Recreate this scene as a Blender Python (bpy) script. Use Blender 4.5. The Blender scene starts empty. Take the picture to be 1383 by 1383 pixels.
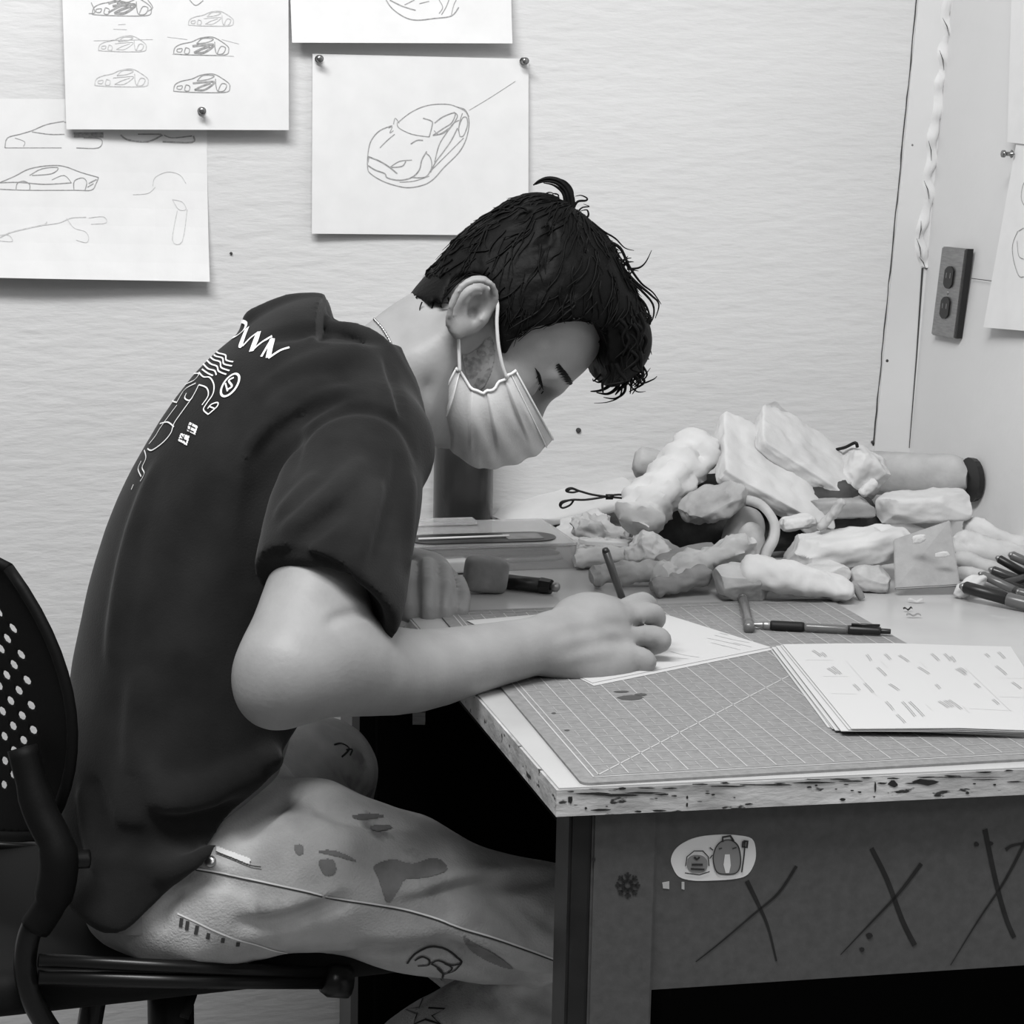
import bpy, bmesh, math, random
import numpy as np
from mathutils import Vector, Matrix, Euler, noise
from mathutils.bvhtree import BVHTree
C = bpy.context.scene.collection
PI = math.pi
R = math.radians
# ---------------------------------------------------------------- camera model
FPX, PIT, ROL, CZ = 2600.0, R(10.19), 0.02, 1.246
TZ = 0.762                      # table top height
_f = Vector((0, math.cos(PIT), -math.sin(PIT)))
_u = Vector((0, math.sin(PIT), math.cos(PIT)))
_r = Vector((1, 0, 0))
CR = _r*math.cos(ROL) + _u*math.sin(ROL)
CU = -_r*math.sin(ROL) + _u*math.cos(ROL)
CF = _f
CAM = Vector((0, 0, CZ))
def ray(x, y):
    return CF + CR*((x-691.5)/FPX) - CU*((y-691.5)/FPX)
def W(x, y, Y):                 # the point seen at x, y that lies Y metres in front
    d = ray(x, y)
    return CAM + d*(Y/d.y)
def PZ(x, y, z=TZ):             # ... that lies at height z
    d = ray(x, y)
    return CAM + d*((z-CZ)/d.z)
YAW = R(14.53)
BD = Vector((math.cos(YAW), math.sin(YAW), 0))      # along the back wall and the table
BN = Vector((math.sin(YAW), -math.cos(YAW), 0))     # out of the back wall, along the right wall
def pix(P):
    d = Vector(P)-CAM; w = d.dot(CF)
    return 691.5+FPX*d.dot(CR)/w, 691.5-FPX*d.dot(CU)/w
def onplane(x, y, P0, N):
    d = ray(x, y)
    return CAM + d*((P0-CAM).dot(N)/d.dot(N))
W0 = W(1240, 480, 2.74)
def PW(x, y, off=0.0):          # on the back wall, off metres in front of it
    return onplane(x, y, W0+BN*off, BN)
def PR(x, y, off=0.0):          # on the right wall
    return onplane(x, y, W0-BD*off, BD)
# ---------------------------------------------------------------- materials
def mat(name, g, rough=0.7, var=0.0, vscale=20, bump=0.0, bscale=60, stretch=(1,1,1), spec=0.3, metal=0.0, trans=0.0, dark=None, dthr=0.6, dscale=25, alpha=None, coat=0, detail=4, sheen=0):
    m = bpy.data.materials.new(name); m.use_nodes = True
    nt = m.node_tree; b = nt.nodes['Principled BSDF']
    def V(v): return (v, v, v, 1)
    b.inputs['Roughness'].default_value = rough
    b.inputs['Specular IOR Level'].default_value = spec
    b.inputs['Metallic'].default_value = metal
    b.inputs['Transmission Weight'].default_value = trans
    b.inputs['Coat Weight'].default_value = coat
    b.inputs['Sheen Weight'].default_value = sheen
    if alpha is not None: b.inputs['Alpha'].default_value = alpha
    tc = nt.nodes.new('ShaderNodeTexCoord'); mp = nt.nodes.new('ShaderNodeMapping')
    mp.inputs['Scale'].default_value = stretch
    nt.links.new(tc.outputs['Object'], mp.inputs['Vector'])
    col = None
    if var:
        n = nt.nodes.new('ShaderNodeTexNoise'); n.inputs['Scale'].default_value = vscale; n.inputs['Detail'].default_value = detail
        nt.links.new(mp.outputs[0], n.inputs['Vector'])
        rp = nt.nodes.new('ShaderNodeValToRGB')
        rp.color_ramp.elements[0].position = .3; rp.color_ramp.elements[1].position = .7
        rp.color_ramp.elements[0].color = V(max(0, g*(1-var))); rp.color_ramp.elements[1].color = V(min(.98, g*(1+var)))
        nt.links.new(n.outputs['Fac'], rp.inputs[0]); col = rp.outputs[0]
    if dark is not None:
        n = nt.nodes.new('ShaderNodeTexNoise'); n.inputs['Scale'].default_value = dscale; n.inputs['Detail'].default_value = 6
        nt.links.new(mp.outputs[0], n.inputs['Vector'])
        rp = nt.nodes.new('ShaderNodeValToRGB')
        rp.color_ramp.elements[0].position = dthr; rp.color_ramp.elements[1].position = dthr+.04
        rp.color_ramp.elements[0].color = V(0); rp.color_ramp.elements[1].color = V(1)
        nt.links.new(n.outputs['Fac'], rp.inputs[0])
        mx = nt.nodes.new('ShaderNodeMix'); mx.data_type = 'RGBA'
        nt.links.new(rp.outputs[0], mx.inputs[0])
        if col is not None: nt.links.new(col, mx.inputs[6])
        else: mx.inputs[6].default_value = V(g)
        mx.inputs[7].default_value = V(dark); col = mx.outputs[2]
    if col is not None: nt.links.new(col, b.inputs['Base Color'])
    else: b.inputs['Base Color'].default_value = V(g)
    if bump:
        n = nt.nodes.new('ShaderNodeTexNoise'); n.inputs['Scale'].default_value = bscale; n.inputs['Detail'].default_value = 5
        nt.links.new(mp.outputs[0], n.inputs['Vector'])
        bp = nt.nodes.new('ShaderNodeBump'); bp.inputs['Strength'].default_value = bump; bp.inputs['Distance'].default_value = .002
        nt.links.new(n.outputs['Fac'], bp.inputs['Height']); nt.links.new(bp.outputs[0], b.inputs['Normal'])
    return m
# ---------------------------------------------------------------- objects
def link(name, me, m=None, parent=None, smooth=True):
    o = bpy.data.objects.new(name, me); C.objects.link(o)
    if m is not None: me.materials.append(m)
    if smooth:
        me.polygons.foreach_set('use_smooth', [True]*len(me.polygons))
    if parent is not None:
        o.parent = parent
        o.matrix_parent_inverse = parent.matrix_basis.inverted()
    return o
def mesh(name, vs, fs, m=None, parent=None, smooth=False):
    me = bpy.data.meshes.new(name)
    me.from_pydata([tuple(v) for v in vs], [], [tuple(f) for f in fs]); me.update()
    return link(name, me, m, parent, smooth)
def bobj(name, bm, m=None, parent=None, smooth=False):
    bmesh.ops.recalc_face_normals(bm, faces=bm.faces)
    me = bpy.data.meshes.new(name); bm.to_mesh(me); bm.free()
    return link(name, me, m, parent, smooth)
def tag(o, label, cat, group=None, kind=None):
    o['label'] = label; o['category'] = cat
    if group: o['group'] = group
    if kind: o['kind'] = kind
    return o
def struct(o): o['kind'] = 'structure'; return o
def empty(name, loc, label=None, cat=None, group=None):
    o = bpy.data.objects.new(name, None); C.objects.link(o); o.location = loc; o.empty_display_size = .02
    if label: tag(o, label, cat, group)
    return o
def prism(bm, bottom, top):
    """closed hull between two rings of equal length"""
    a = [bm.verts.new(v) for v in bottom]; b = [bm.verts.new(v) for v in top]; n = len(a)
    bm.faces.new(a[::-1]); bm.faces.new(b)
    for i in range(n): bm.faces.new((a[i], a[(i+1)%n], b[(i+1)%n], b[i]))
def box(bm, o, ax, ay, az):      # corner and three edge vectors
    o, ax, ay, az = map(Vector, (o, ax, ay, az))
    r = [o, o+ax, o+ax+ay, o+ay]
    prism(bm, r, [p+az for p in r])
def tube(bm, pts, rad, n=8, caps=True):
    pts = [Vector(p) for p in pts]
    if not hasattr(rad, '__len__'): rad = [rad]*len(pts)
    rings = []; prev = None
    for i, p in enumerate(pts):
        t = (pts[min(i+1, len(pts)-1)]-pts[max(i-1, 0)])
        if t.length < 1e-9: t = Vector((0, 0, 1))
        t.normalize()
        if prev is None:
            a = t.orthogonal().normalized()
        else:
            a = (prev - t*prev.dot(t))
            a = a.normalized() if a.length > 1e-6 else t.orthogonal().normalized()
        prev = a; b = t.cross(a)
        rings.append([bm.verts.new(p+(a*math.cos(2*PI*k/n)+b*math.sin(2*PI*k/n))*rad[i]) for k in range(n)])
    for i in range(len(rings)-1):
        for k in range(n):
            bm.faces.new((rings[i][k], rings[i][(k+1)%n], rings[i+1][(k+1)%n], rings[i+1][k]))
    if caps:
        bm.faces.new(rings[0][::-1]); bm.faces.new(rings[-1])
def smoothline(pts, sub=6, closed=False):
    """Catmull-Rom through the points (tuples of any dimension)"""
    P = [np.array(p, float) for p in pts]; n = len(P); out = []
    rng = range(n if closed else n-1)
    for i in rng:
        if closed: p0, p1, p2, p3 = P[(i-1)%n], P[i], P[(i+1)%n], P[(i+2)%n]
        else: p0, p1, p2, p3 = P[max(i-1, 0)], P[i], P[i+1], P[min(i+2, n-1)]
        for s in range(sub):
            t = s/sub
            out.append(.5*((2*p1)+(-p0+p2)*t+(2*p0-5*p1+4*p2-p3)*t*t+(-p0+3*p1-3*p2+p3)*t**3))
    if not closed: out.append(P[-1])
    return out
def ribbon(bm, pts, nrm, w):
    """flat strip along pts; nrm = one normal or one per point; w = width or list"""
    pts = [Vector(p) for p in pts]; n = len(pts)
    if n < 2: return
    prev = None
    for i, p in enumerate(pts):
        N = nrm[i] if isinstance(nrm, list) else nrm
        t = pts[min(i+1, n-1)]-pts[max(i-1, 0)]
        s = t.cross(N)
        if s.length < 1e-12: continue
        s.normalize(); ww = (w[i] if hasattr(w, '__len__') else w)/2
        cur = (bm.verts.new(p-s*ww), bm.verts.new(p+s*ww))
        if prev: bm.faces.new((prev[0], prev[1], cur[1], cur[0]))
        prev = cur
# ---------------------------------------------------------------- implicit surfaces
class Field:
    def __init__(s, lo, hi, h):
        s.lo = np.array(lo, float); s.h = h
        s.n = np.ceil((np.array(hi)-s.lo)/h).astype(int)+1
        s.V = np.full(s.n, 0.15, np.float32)
    def win(s, lo, hi):
        a = np.clip(np.floor((np.array(lo)-s.lo)/s.h).astype(int), 0, s.n)
        b = np.clip(np.ceil((np.array(hi)-s.lo)/s.h).astype(int)+1, 0, s.n)
        if (b <= a).any(): return None
        sl = tuple(slice(a[i], b[i]) for i in range(3))
        ax = [(s.lo[i]+s.h*np.arange(a[i], b[i])).astype(np.float32) for i in range(3)]
        return sl, ax[0][:, None, None], ax[1][None, :, None], ax[2][None, None, :]
    def put(s, sl, d, k, op):
        v = s.V[sl]
        if op == 'sub': d = -d
        if op == 'add':
            if k > 0:
                h = np.maximum(k-np.abs(v-d), 0)/k; s.V[sl] = np.minimum(v, d)-h*h*k/4
            else: s.V[sl] = np.minimum(v, d)
        else:
            if k > 0:
                h = np.maximum(k-np.abs(v-d), 0)/k; s.V[sl] = np.maximum(v, d)+h*h*k/4
            else: s.V[sl] = np.maximum(v, d)
    def cap(s, a, b, ra, rb, k=.01, op='add'):
        a = np.array(a, float); b = np.array(b, float); m = max(ra, rb)+k+4*s.h
        w = s.win(np.minimum(a, b)-m, np.maximum(a, b)+m)
        if w is None: return
        sl, X, Y, Z = w; d = b-a; L = max(d@d, 1e-12)
        t = np.clip(((X-a[0])*d[0]+(Y-a[1])*d[1]+(Z-a[2])*d[2])/L, 0, 1)
        D = np.sqrt((X-a[0]-t*d[0])**2+(Y-a[1]-t*d[1])**2+(Z-a[2]-t*d[2])**2)-(ra+(rb-ra)*t)
        s.put(sl, D, k, op)
    def chain(s, pts, rs, k=.01, op='add', sub=3):
        L = smoothline([tuple(p)+(r,) for p, r in zip(pts, rs)], sub) if len(pts) > 2 and sub > 1 else [np.array(tuple(p)+(r,)) for p, r in zip(pts, rs)]
        Q = np.array(L); m = Q[:, 3].max()+k+4*s.h
        w = s.win(Q[:, :3].min(0)-m, Q[:, :3].max(0)+m)
        if w is None: return
        sl, X, Y, Z = w; best = None
        for i in range(len(Q)-1):
            a, b = Q[i, :3], Q[i+1, :3]; ra, rb = Q[i, 3], Q[i+1, 3]; d = b-a; LL = max(d@d, 1e-12)
            t = np.clip(((X-a[0])*d[0]+(Y-a[1])*d[1]+(Z-a[2])*d[2])/LL, 0, 1)
            D = np.sqrt((X-a[0]-t*d[0])**2+(Y-a[1]-t*d[1])**2+(Z-a[2]-t*d[2])**2)-(ra+(rb-ra)*t)
            best = D if best is None else np.minimum(best, D)
        s.put(sl, best, k, op)
    def ell(s, c, r, M=None, k=.01, op='add'):
        c = np.array(c, float); r = np.array(r, float); m = r.max()+k+4*s.h
        w = s.win(c-m, c+m)
        if w is None: return
        sl, X, Y, Z = w; X = X-c[0]; Y = Y-c[1]; Z = Z-c[2]
        if M is None: M = np.eye(3)
        M = np.array(M, float)     # rows: local axes
        p = [M[i][0]*X+M[i][1]*Y+M[i][2]*Z for i in range(3)]
        k0 = np.sqrt(sum((p[i]/r[i])**2 for i in range(3)))+1e-6
        k1 = np.sqrt(sum((p[i]/r[i]**2)**2 for i in range(3)))+1e-6
        s.put(sl, k0*(k0-1)/k1, k, op)
    def half(s, c, n, lo, hi, k=0, op='sub'):
        """cut away the side n points to, inside the window"""
        w = s.win(lo, hi)
        if w is None: return
        sl, X, Y, Z = w; n = np.array(n, float); n /= np.linalg.norm(n)
        D = -((X-c[0])*n[0]+(Y-c[1])*n[1]+(Z-c[2])*n[2])
        s.put(sl, D, k, op)
    def loft(s, P, A, B, ab, k=.01, op='add', pw=2.0, flat=False):
        """elliptical tube: points P, axes A (unit vectors), B, half sizes ab"""
        if len(P) > 2:
            L = smoothline([tuple(p)+tuple(a)+tuple(b)+tuple(c) for p, a, b, c in zip(P, A, B, ab)], 3)
            P = [q[:3] for q in L]; A = [q[3:6] for q in L]; B = [q[6:9] for q in L]; ab = [tuple(q[9:11]) for q in L]
        n = len(P); P = [np.array(p, float) for p in P]
        best = None
        mx = max(max(x) for x in ab)+k+4*s.h
        lo = np.min(P, axis=0)-mx; hi = np.max(P, axis=0)+mx
        w = s.win(lo, hi)
        if w is None: return
        sl, X, Y, Z = w
        for i in range(n-1):
            a, b = P[i], P[i+1]; d = b-a; L = d@d; ln = math.sqrt(L)
            tr = ((X-a[0])*d[0]+(Y-a[1])*d[1]+(Z-a[2])*d[2])/L
            t = np.clip(tr, 0, 1)
            qx, qy, qz = X-a[0]-t*d[0], Y-a[1]-t*d[1], Z-a[2]-t*d[2]
            A0, A1, B0, B1 = (np.array(v, float) for v in (A[i], A[i+1], B[i], B[i+1]))
            Am = (A0+A1)/2; Am /= np.linalg.norm(Am); Bm = (B0+B1)/2; Bm -= Am*(Am@Bm); Bm /= np.linalg.norm(Bm)
            ra = ab[i][0]+(ab[i+1][0]-ab[i][0])*t; rb = ab[i][1]+(ab[i+1][1]-ab[i][1])*t
            T = np.cross(Am, Bm)
            u = (qx*Am[0]+qy*Am[1]+qz*Am[2])/ra; v = (qx*Bm[0]+qy*Bm[1]+qz*Bm[2])/rb
            mn = np.minimum(ra, rb)
            z = (qx*T[0]+qy*T[1]+qz*T[2])/mn
            if pw == 2: k0 = np.sqrt(u*u+v*v+z*z)
            else: k0 = (np.abs(u)**pw+np.abs(v)**pw+np.abs(z)**pw)**(1/pw)
            D = (k0-1)*mn
            if best is None: best = D
            else:
                kk = .004; hh = np.maximum(kk-np.abs(best-D), 0)/kk; best = np.minimum(best, D)-hh*hh*kk/4
        if flat:
            pass
        s.put(sl, best, k, op)
    def poly(s, pts, O, U, V, lo, hi, k=0, op='sub'):
        """prism of a 2D polygon: pts are (u, v) in the frame O, U, V"""
        w = s.win(lo, hi)
        if w is None: return
        sl, X, Y, Z = w; X = X-O[0]; Y = Y-O[1]; Z = Z-O[2]
        u = X*U[0]+Y*U[1]+Z*U[2]; v = X*V[0]+Y*V[1]+Z*V[2]
        d = np.full(u.shape, 1e3, np.float32); sg = np.ones(u.shape, np.float32); n = len(pts)
        for i in range(n):
            ax_, ay_ = pts[i]; bx_, by_ = pts[i-1]; ex, ey = bx_-ax_, by_-ay_
            wx, wy = u-ax_, v-ay_; t = np.clip((wx*ex+wy*ey)/(ex*ex+ey*ey), 0, 1)
            d = np.minimum(d, (wx-ex*t)**2+(wy-ey*t)**2)
            c1 = v >= ay_; c2 = v < by_; c3 = ex*wy > ey*wx
            flip = (c1 & c2 & c3) | (~c1 & ~c2 & ~c3); sg = np.where(flip, -sg, sg)
        s.put(sl, sg*np.sqrt(d), k, op)
    def crease(s, pts, depth, width):
        """groove (depth > 0) or ridge (depth < 0) along a line, fading at its ends"""
        pts = [np.array(p, float) for p in pts]; m = width*2.6
        w = s.win(np.min(pts, axis=0)-m, np.max(pts, axis=0)+m)
        if w is None: return
        sl, X, Y, Z = w; best = None; n = len(pts)-1; F = None
        for i in range(n):
            a, b = pts[i], pts[i+1]; d = b-a; L = max(d@d, 1e-12)
            t = np.clip(((X-a[0])*d[0]+(Y-a[1])*d[1]+(Z-a[2])*d[2])/L, 0, 1)
            D = (X-a[0]-t*d[0])**2+(Y-a[1]-t*d[1])**2+(Z-a[2]-t*d[2])**2
            fd = np.sin(np.clip((i+t)/n, 0, 1)*PI*.96+.06)
            if best is None: best, F = D, fd
            else:
                q = D < best; best = np.where(q, D, best); F = np.where(q, fd, F)
        s.V[sl] += (depth*F*np.exp(-best/width**2)).astype(np.float32)
    def ripple(s, amp, freq, seed=0, dirs=5):
        rnd = random.Random(seed)
        w = s.win(s.lo, s.lo+s.h*s.n); sl, X, Y, Z = w
        for _ in range(dirs):
            v = Vector((rnd.uniform(-1, 1), rnd.uniform(-1, 1), rnd.uniform(-1, 1))).normalized()*freq*rnd.uniform(.6, 1.5)
            s.V[sl] += (amp/dirs*np.sin(X*v.x+Y*v.y+Z*v.z+rnd.uniform(0, 6))).astype(np.float32)
    def build(s, name, m=None, parent=None, relax=1):
        V = s.V; ins = V < 0
        n = s.n
        act = np.zeros(n-1, np.uint8)
        for i in (0, 1):
            for j in (0, 1):
                for k in (0, 1):
                    act += ins[i:n[0]-1+i, j:n[1]-1+j, k:n[2]-1+k]
        cells = np.argwhere((act > 0) & (act < 8))
        idx = np.full(n-1, -1, np.int32); idx[tuple(cells.T)] = np.arange(len(cells))
        acc = np.zeros((len(cells), 3)); cnt = np.zeros(len(cells))
        co = [(i, j, k) for i in (0, 1) for j in (0, 1) for k in (0, 1)]
        for a in co:
            for ax in range(3):
                if a[ax]: continue
                b = list(a); b[ax] = 1
                va = V[cells[:, 0]+a[0], cells[:, 1]+a[1], cells[:, 2]+a[2]]
                vb = V[cells[:, 0]+b[0], cells[:, 1]+b[1], cells[:, 2]+b[2]]
                q = (va < 0) != (vb < 0)
                t = np.where(q, va/(va-vb+1e-20), 0)
                p = np.tile(np.array(a, float), (len(cells), 1)); p[:, ax] = t
                acc[q] += p[q]; cnt[q] += 1
        vs = (cells+acc/np.maximum(cnt, 1)[:, None])*s.h+s.lo
        faces = []
        for ax in range(3):
            o1, o2 = [(1, 2), (2, 0), (0, 1)][ax]
            sa = [slice(None)]*3; sb = [slice(None)]*3
            sa[ax] = slice(0, n[ax]-1); sb[ax] = slice(1, n[ax])
            A = ins[tuple(sa)]; B = ins[tuple(sb)]
            e = np.argwhere(A != B)
            ok = (e[:, o1] > 0) & (e[:, o2] > 0) & (e[:, o1] < n[o1]-1) & (e[:, o2] < n[o2]-1)
            e = e[ok]; fl = A[tuple(e.T)]
            q = []
            for d1, d2 in ((0, 0), (1, 0), (1, 1), (0, 1)):
                c = e.copy(); c[:, o1] -= d1; c[:, o2] -= d2; q.append(idx[tuple(c.T)])
            q = np.stack(q, 1)
            # flip for orientation
            q[~fl] = q[~fl][:, ::-1]
            faces.append(q)
        F = np.concatenate(faces); F = F[(F >= 0).all(1)]
        # relax a little
        for _ in range(relax):
            sm = np.zeros_like(vs); c = np.zeros(len(vs))
            for a, b in ((0, 1), (1, 2), (2, 3), (3, 0)):
                np.add.at(sm, F[:, a], vs[F[:, b]]); np.add.at(c, F[:, a], 1)
                np.add.at(sm, F[:, b], vs[F[:, a]]); np.add.at(c, F[:, b], 1)
            vs = vs*.4+(sm/np.maximum(c, 1)[:, None])*.6
        me = bpy.data.meshes.new(name)
        me.vertices.add(len(vs)); me.vertices.foreach_set('co', vs.astype(np.float32).ravel())
        me.loops.add(F.size); me.loops.foreach_set('vertex_index', F.astype(np.int32).ravel())
        me.polygons.add(len(F)); me.polygons.foreach_set('loop_start', np.arange(0, F.size, 4, dtype=np.int32))
        me.polygons.foreach_set('loop_total', np.full(len(F), 4, np.int32))
        me.update(calc_edges=True); me.validate()
        o = link(name, me, m, parent)
        o['_n'] = len(vs); del o['_n']
        return o
def bvh(o):
    me = o.data; mw = o.matrix_basis
    return BVHTree.FromPolygons([v.co[:] for v in me.vertices], [p.vertices[:] for p in me.polygons])
def hit(T, x, y, off=.0008):
    d = ray(x, y).normalized(); p, n, i, dd = T.ray_cast(CAM, d)
    if p is None: return None, None
    if n.dot(d) > 0: n = -n
    return p+n*off, n
def stroke_on(bm, T, pts, wpx, off=.0008, sub=5, taper=False, closed=False):
    """ribbon that follows the surface T; pts in photograph pixels, width in pixels"""
    L = smoothline(pts, sub, closed) if sub > 1 else [np.array(p, float) for p in pts]
    if closed: L.append(L[0])
    P = []; N = []; Wd = []
    n = len(L)
    for i, q in enumerate(L):
        p, nn = hit(T, q[0], q[1], off)
        if p is None:
            ribbon(bm, P, N, Wd); P, N, Wd = [], [], []; continue
        if P and (p-P[-1]).length > .03:
            ribbon(bm, P, N, Wd); P, N, Wd = [], [], []
        P.append(p); N.append(nn)
        f = 1 if not taper else max(.15, math.sin(PI*i/(n-1)))
        Wd.append(wpx*f*(p-CAM).dot(CF)/FPX)
    ribbon(bm, P, N, Wd)
def patch_on(bm, T, poly, off=.0008, step=3):
    """filled patch of the outline poly (pixels) lying on the surface T"""
    xs = [p[0] for p in poly]; ys = [p[1] for p in poly]
    def inside(x, y):
        c = False; j = len(poly)-1
        for i in range(len(poly)):
            if (poly[i][1] > y) != (poly[j][1] > y) and x < (poly[j][0]-poly[i][0])*(y-poly[i][1])/(poly[j][1]-poly[i][1])+poly[i][0]: c = not c
            j = i
        return c
    g = {}
    def gv(i, j):
        if (i, j) not in g:
            p, n = hit(T, i*step, j*step, off); g[(i, j)] = bm.verts.new(p) if p is not None else None
        return g[(i, j)]
    for i in range(int(min(xs)//step), int(max(xs)//step)+1):
        for j in range(int(min(ys)//step), int(max(ys)//step)+1):
            if inside((i+.5)*step, (j+.5)*step):
                q = [gv(i, j), gv(i+1, j), gv(i+1, j+1), gv(i, j+1)]
                if all(q) and max((q[a].co-q[(a+1)%4].co).length for a in range(4)) < .02: bm.faces.new(q)
# ================================================================ setting
M_wall = mat('painted_wall', .60, .75, var=.05, vscale=3, bump=.9, bscale=70, stretch=(.35, .35, 1.3))
M_wall2 = mat('painted_side_wall', .62, .7, var=.04, vscale=4, bump=.25, bscale=60)
M_floor = mat('floor_tiles', .30, .5, var=.2, vscale=4)
M_paper = mat('drawing_paper', .68, .85, var=.03, vscale=30, bump=.05, bscale=200, spec=.1)
M_print = mat('printer_paper', .50, .8, spec=.1)
M_pencil = mat('pencil_line', .30, .8, var=.3, vscale=300)
M_pencil2 = mat('faint_pencil_line', .50, .8, var=.15, vscale=300)
M_dark = mat('dark_marker', .02, .5)
M_crack = mat('dark_gap', .05, .9)
M_steel = mat('brushed_steel', .30, .38, metal=.8, var=.15, vscale=60, stretch=(1, 1, 8))
M_black = mat('black_plastic', .012, .38, spec=.4)
M_pin = mat('pin_metal', .25, .25, metal=.9)
def vert(P, z): return Vector((P.x, P.y, z))
ct, cb = PW(1283, 0), PW(1228, 605)
dz = (ct-cb)/(ct.z-cb.z)
def corner(z): return cb+dz*(z-cb.z)
ZC = 2.6
L0 = corner(0)-BD*4.0; L1 = corner(ZC)-BD*4.0
bm = bmesh.new(); prism(bm, [L0, corner(0), corner(0)-BN*.1, L0-BN*.1], [L1, corner(ZC), corner(ZC)-BN*.1, L1-BN*.1])
wall = struct(bobj('wall_back', bm, M_wall))
bm = bmesh.new(); prism(bm, [corner(0), corner(0)+BN*3.2, corner(0)+BN*3.2+BD*.1, corner(0)+BD*.1-BN*.1], [corner(ZC), corner(ZC)+BN*3.2, corner(ZC)+BN*3.2+BD*.1, corner(ZC)+BD*.1-BN*.1])
struct(bobj('wall_right', bm, M_wall2))
O = corner(0)
bm = bmesh.new(); box(bm, O-BD*4.1-BN*.1-Vector((0, 0, .1)), BD*4.3, BN*3.5, (0, 0, .1)); struct(bobj('floor', bm, M_floor))
# board strip beside the corner and the seam left of it
def strip(name, a, b, off, w, m):   # a, b pixel points on the back wall
    bm = bmesh.new(); p, q = PW(*a, off), PW(*b, off)
    ribbon(bm, [p, q], BN, w); return bobj(name, bm, m)
bm = bmesh.new()
s0, s1 = PW(1290, -520), PW(1167, 740)
e0, e1 = PW(1329, -520)+BD*.001, PW(1216, 740)+BD*.001
q = [s1, e1, e0, s0]; k = .003
prism(bm, [p for p in q], [p+BN*k for p in q]); struct(bobj('trim_1', bm, M_wall2))
bm = bmesh.new(); pts = []
rnd = random.Random(4)
for i in range(40):
    t = i/39; x = 1240-60*t+rnd.uniform(-.6, .6); y = -10+612*t; pts.append(PW(x-1, y, .0006))
ribbon(bm, pts, BN, [.0012+.0012*rnd.random() for _ in pts]); struct(bobj('trim_2', bm, M_crack))
# line of the corner below the loose tape
bm = bmesh.new(); ribbon(bm, [PW(1246, 362, .004), PW(1238, 480, .004), PW(1228, 605, .004)], BN, [.0032, .002, .0012]); struct(bobj('trim_3', bm, M_crack))
# wavy loose corner tape
tape = [(1281, -12), (1275, 22), (1281, 45), (1271, 66), (1274, 92), (1266, 112), (1266, 140), (1262, 165), (1256, 188), (1257, 214), (1250, 242), (1254, 266), (1246, 296), (1240, 320), (1243, 345), (1249, 360)]
bm = bmesh.new()
L = smoothline(tape, 4); prev = None
for i, (x, y) in enumerate(L):
    ph = i*1.05
    a = PW(x-5, y, .003); b = PW(x+3, y+2, .008+.0035*math.sin(ph)); c = PW(x+9+2*math.sin(ph), y-3, .0045)
    cur = [bm.verts.new(v) for v in (a, b, c)]
    if prev:
        for k in (0, 1): bm.faces.new((prev[k], prev[k+1], cur[k+1], cur[k]))
    prev = cur
tp = bobj('peeling_tape', bm, M_wall2, smooth=True)
tag(tp, 'wrinkled off-white tape peeling along the top of the room corner', 'tape')
bm = bmesh.new()
for i in range(0, len(tape)-1):
    (x0, y0), (x1, y1) = tape[i], tape[i+1]
    if x1 > x0 or i == 12 or i == 13: ribbon(bm, [PW(x0-2, y0+2, .013), PW((x0+x1)/2+1, (y0+y1)/2+2, .014), PW(x1+1, y1+3, .013)], BN, [.0004, .0016, .0006])
bobj('torn_edge', bm, M_crack, tp)['kind'] = 'stuff'
# small fixings in the wall
def wallbit(name, x, y, r, label, cat, plane=PW, N=BN, m=M_crack, group=None):
    bm = bmesh.new(); c = plane(x, y, 0)
    tube(bm, [c-N*.002, c+N*.0025, c+N*.0035], [r, r, r*.6], 10)
    o = bobj(name, bm, m, smooth=False); tag(o, label, cat, group); return o
wallbit('screw', 1197, 487, .0028, 'dark screw head on the seam left of the outlet', 'screw')
wallbit('screw', 1178, 597, .0022, 'small screw head at the foot of the wall seam', 'screw')
wallbit('screw', 1231, 196, .0020, 'small pale screw head high on the wall seam', 'screw', m=M_steel)
wallbit('nail', 781, 581, .0035, 'dark nail head in the wall right of the mask', 'nail')
wallbit('nail', 312, 342, .0018, 'tiny dark nail below the lower left sketch sheet', 'nail')
# ---------------------------------------------------------------- ceiling-mounted light is out of view; papers on the wall
def sheet(name, quad, label, plane, N, off=.004, curl=None, m=M_paper, nx=14, ny=10, thick=.0004):
    """quad: pixel corners top-left, top-right, bottom-right, bottom-left; curl(u,v) lifts it off the wall"""
    P = [plane(x, y, 0) for x, y in quad]
    bm = bmesh.new(); g = []
    for j in range(ny+1):
        row = []
        for i in range(nx+1):
            u, v = i/nx, j/ny
            p = P[0]*(1-u)*(1-v)+P[1]*u*(1-v)+P[2]*u*v+P[3]*(1-u)*v
            row.append(bm.verts.new(p+N*(off+(curl(u, v) if curl else 0))))
        g.append(row)
    fs = [bm.faces.new((g[j][i], g[j][i+1], g[j+1][i+1], g[j+1][i])) for j in range(ny) for i in range(nx)]
    bmesh.ops.recalc_face_normals(bm, faces=bm.faces)
    r = bmesh.ops.extrude_face_region(bm, geom=fs)
    for v in [x for x in r['geom'] if isinstance(x, bmesh.types.BMVert)]: v.co -= N*thick
    o = bobj(name, bm, m, smooth=False); tag(o, label, 'drawing'); return o
def sketch(parent, plane, N, strokes, dx=0, dy=0, s=1, w=.0011, m=None, name='pencil_sketch', T=None):
    bm = bmesh.new(); T = T or bvh(parent)
    for st in strokes:
        ww = w
        if isinstance(st[0], (int, float)): ww, st = st[0]*w, st[1:]
        stroke_on(bm, T, [(dx+s*x, dy+s*y) for x, y in st], ww*FPX/2.55, off=.0005, sub=4, taper=False)
    if len(bm.verts) == 0: bm.free(); return
    return bobj(name, bm, m or M_pencil, parent)
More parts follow.
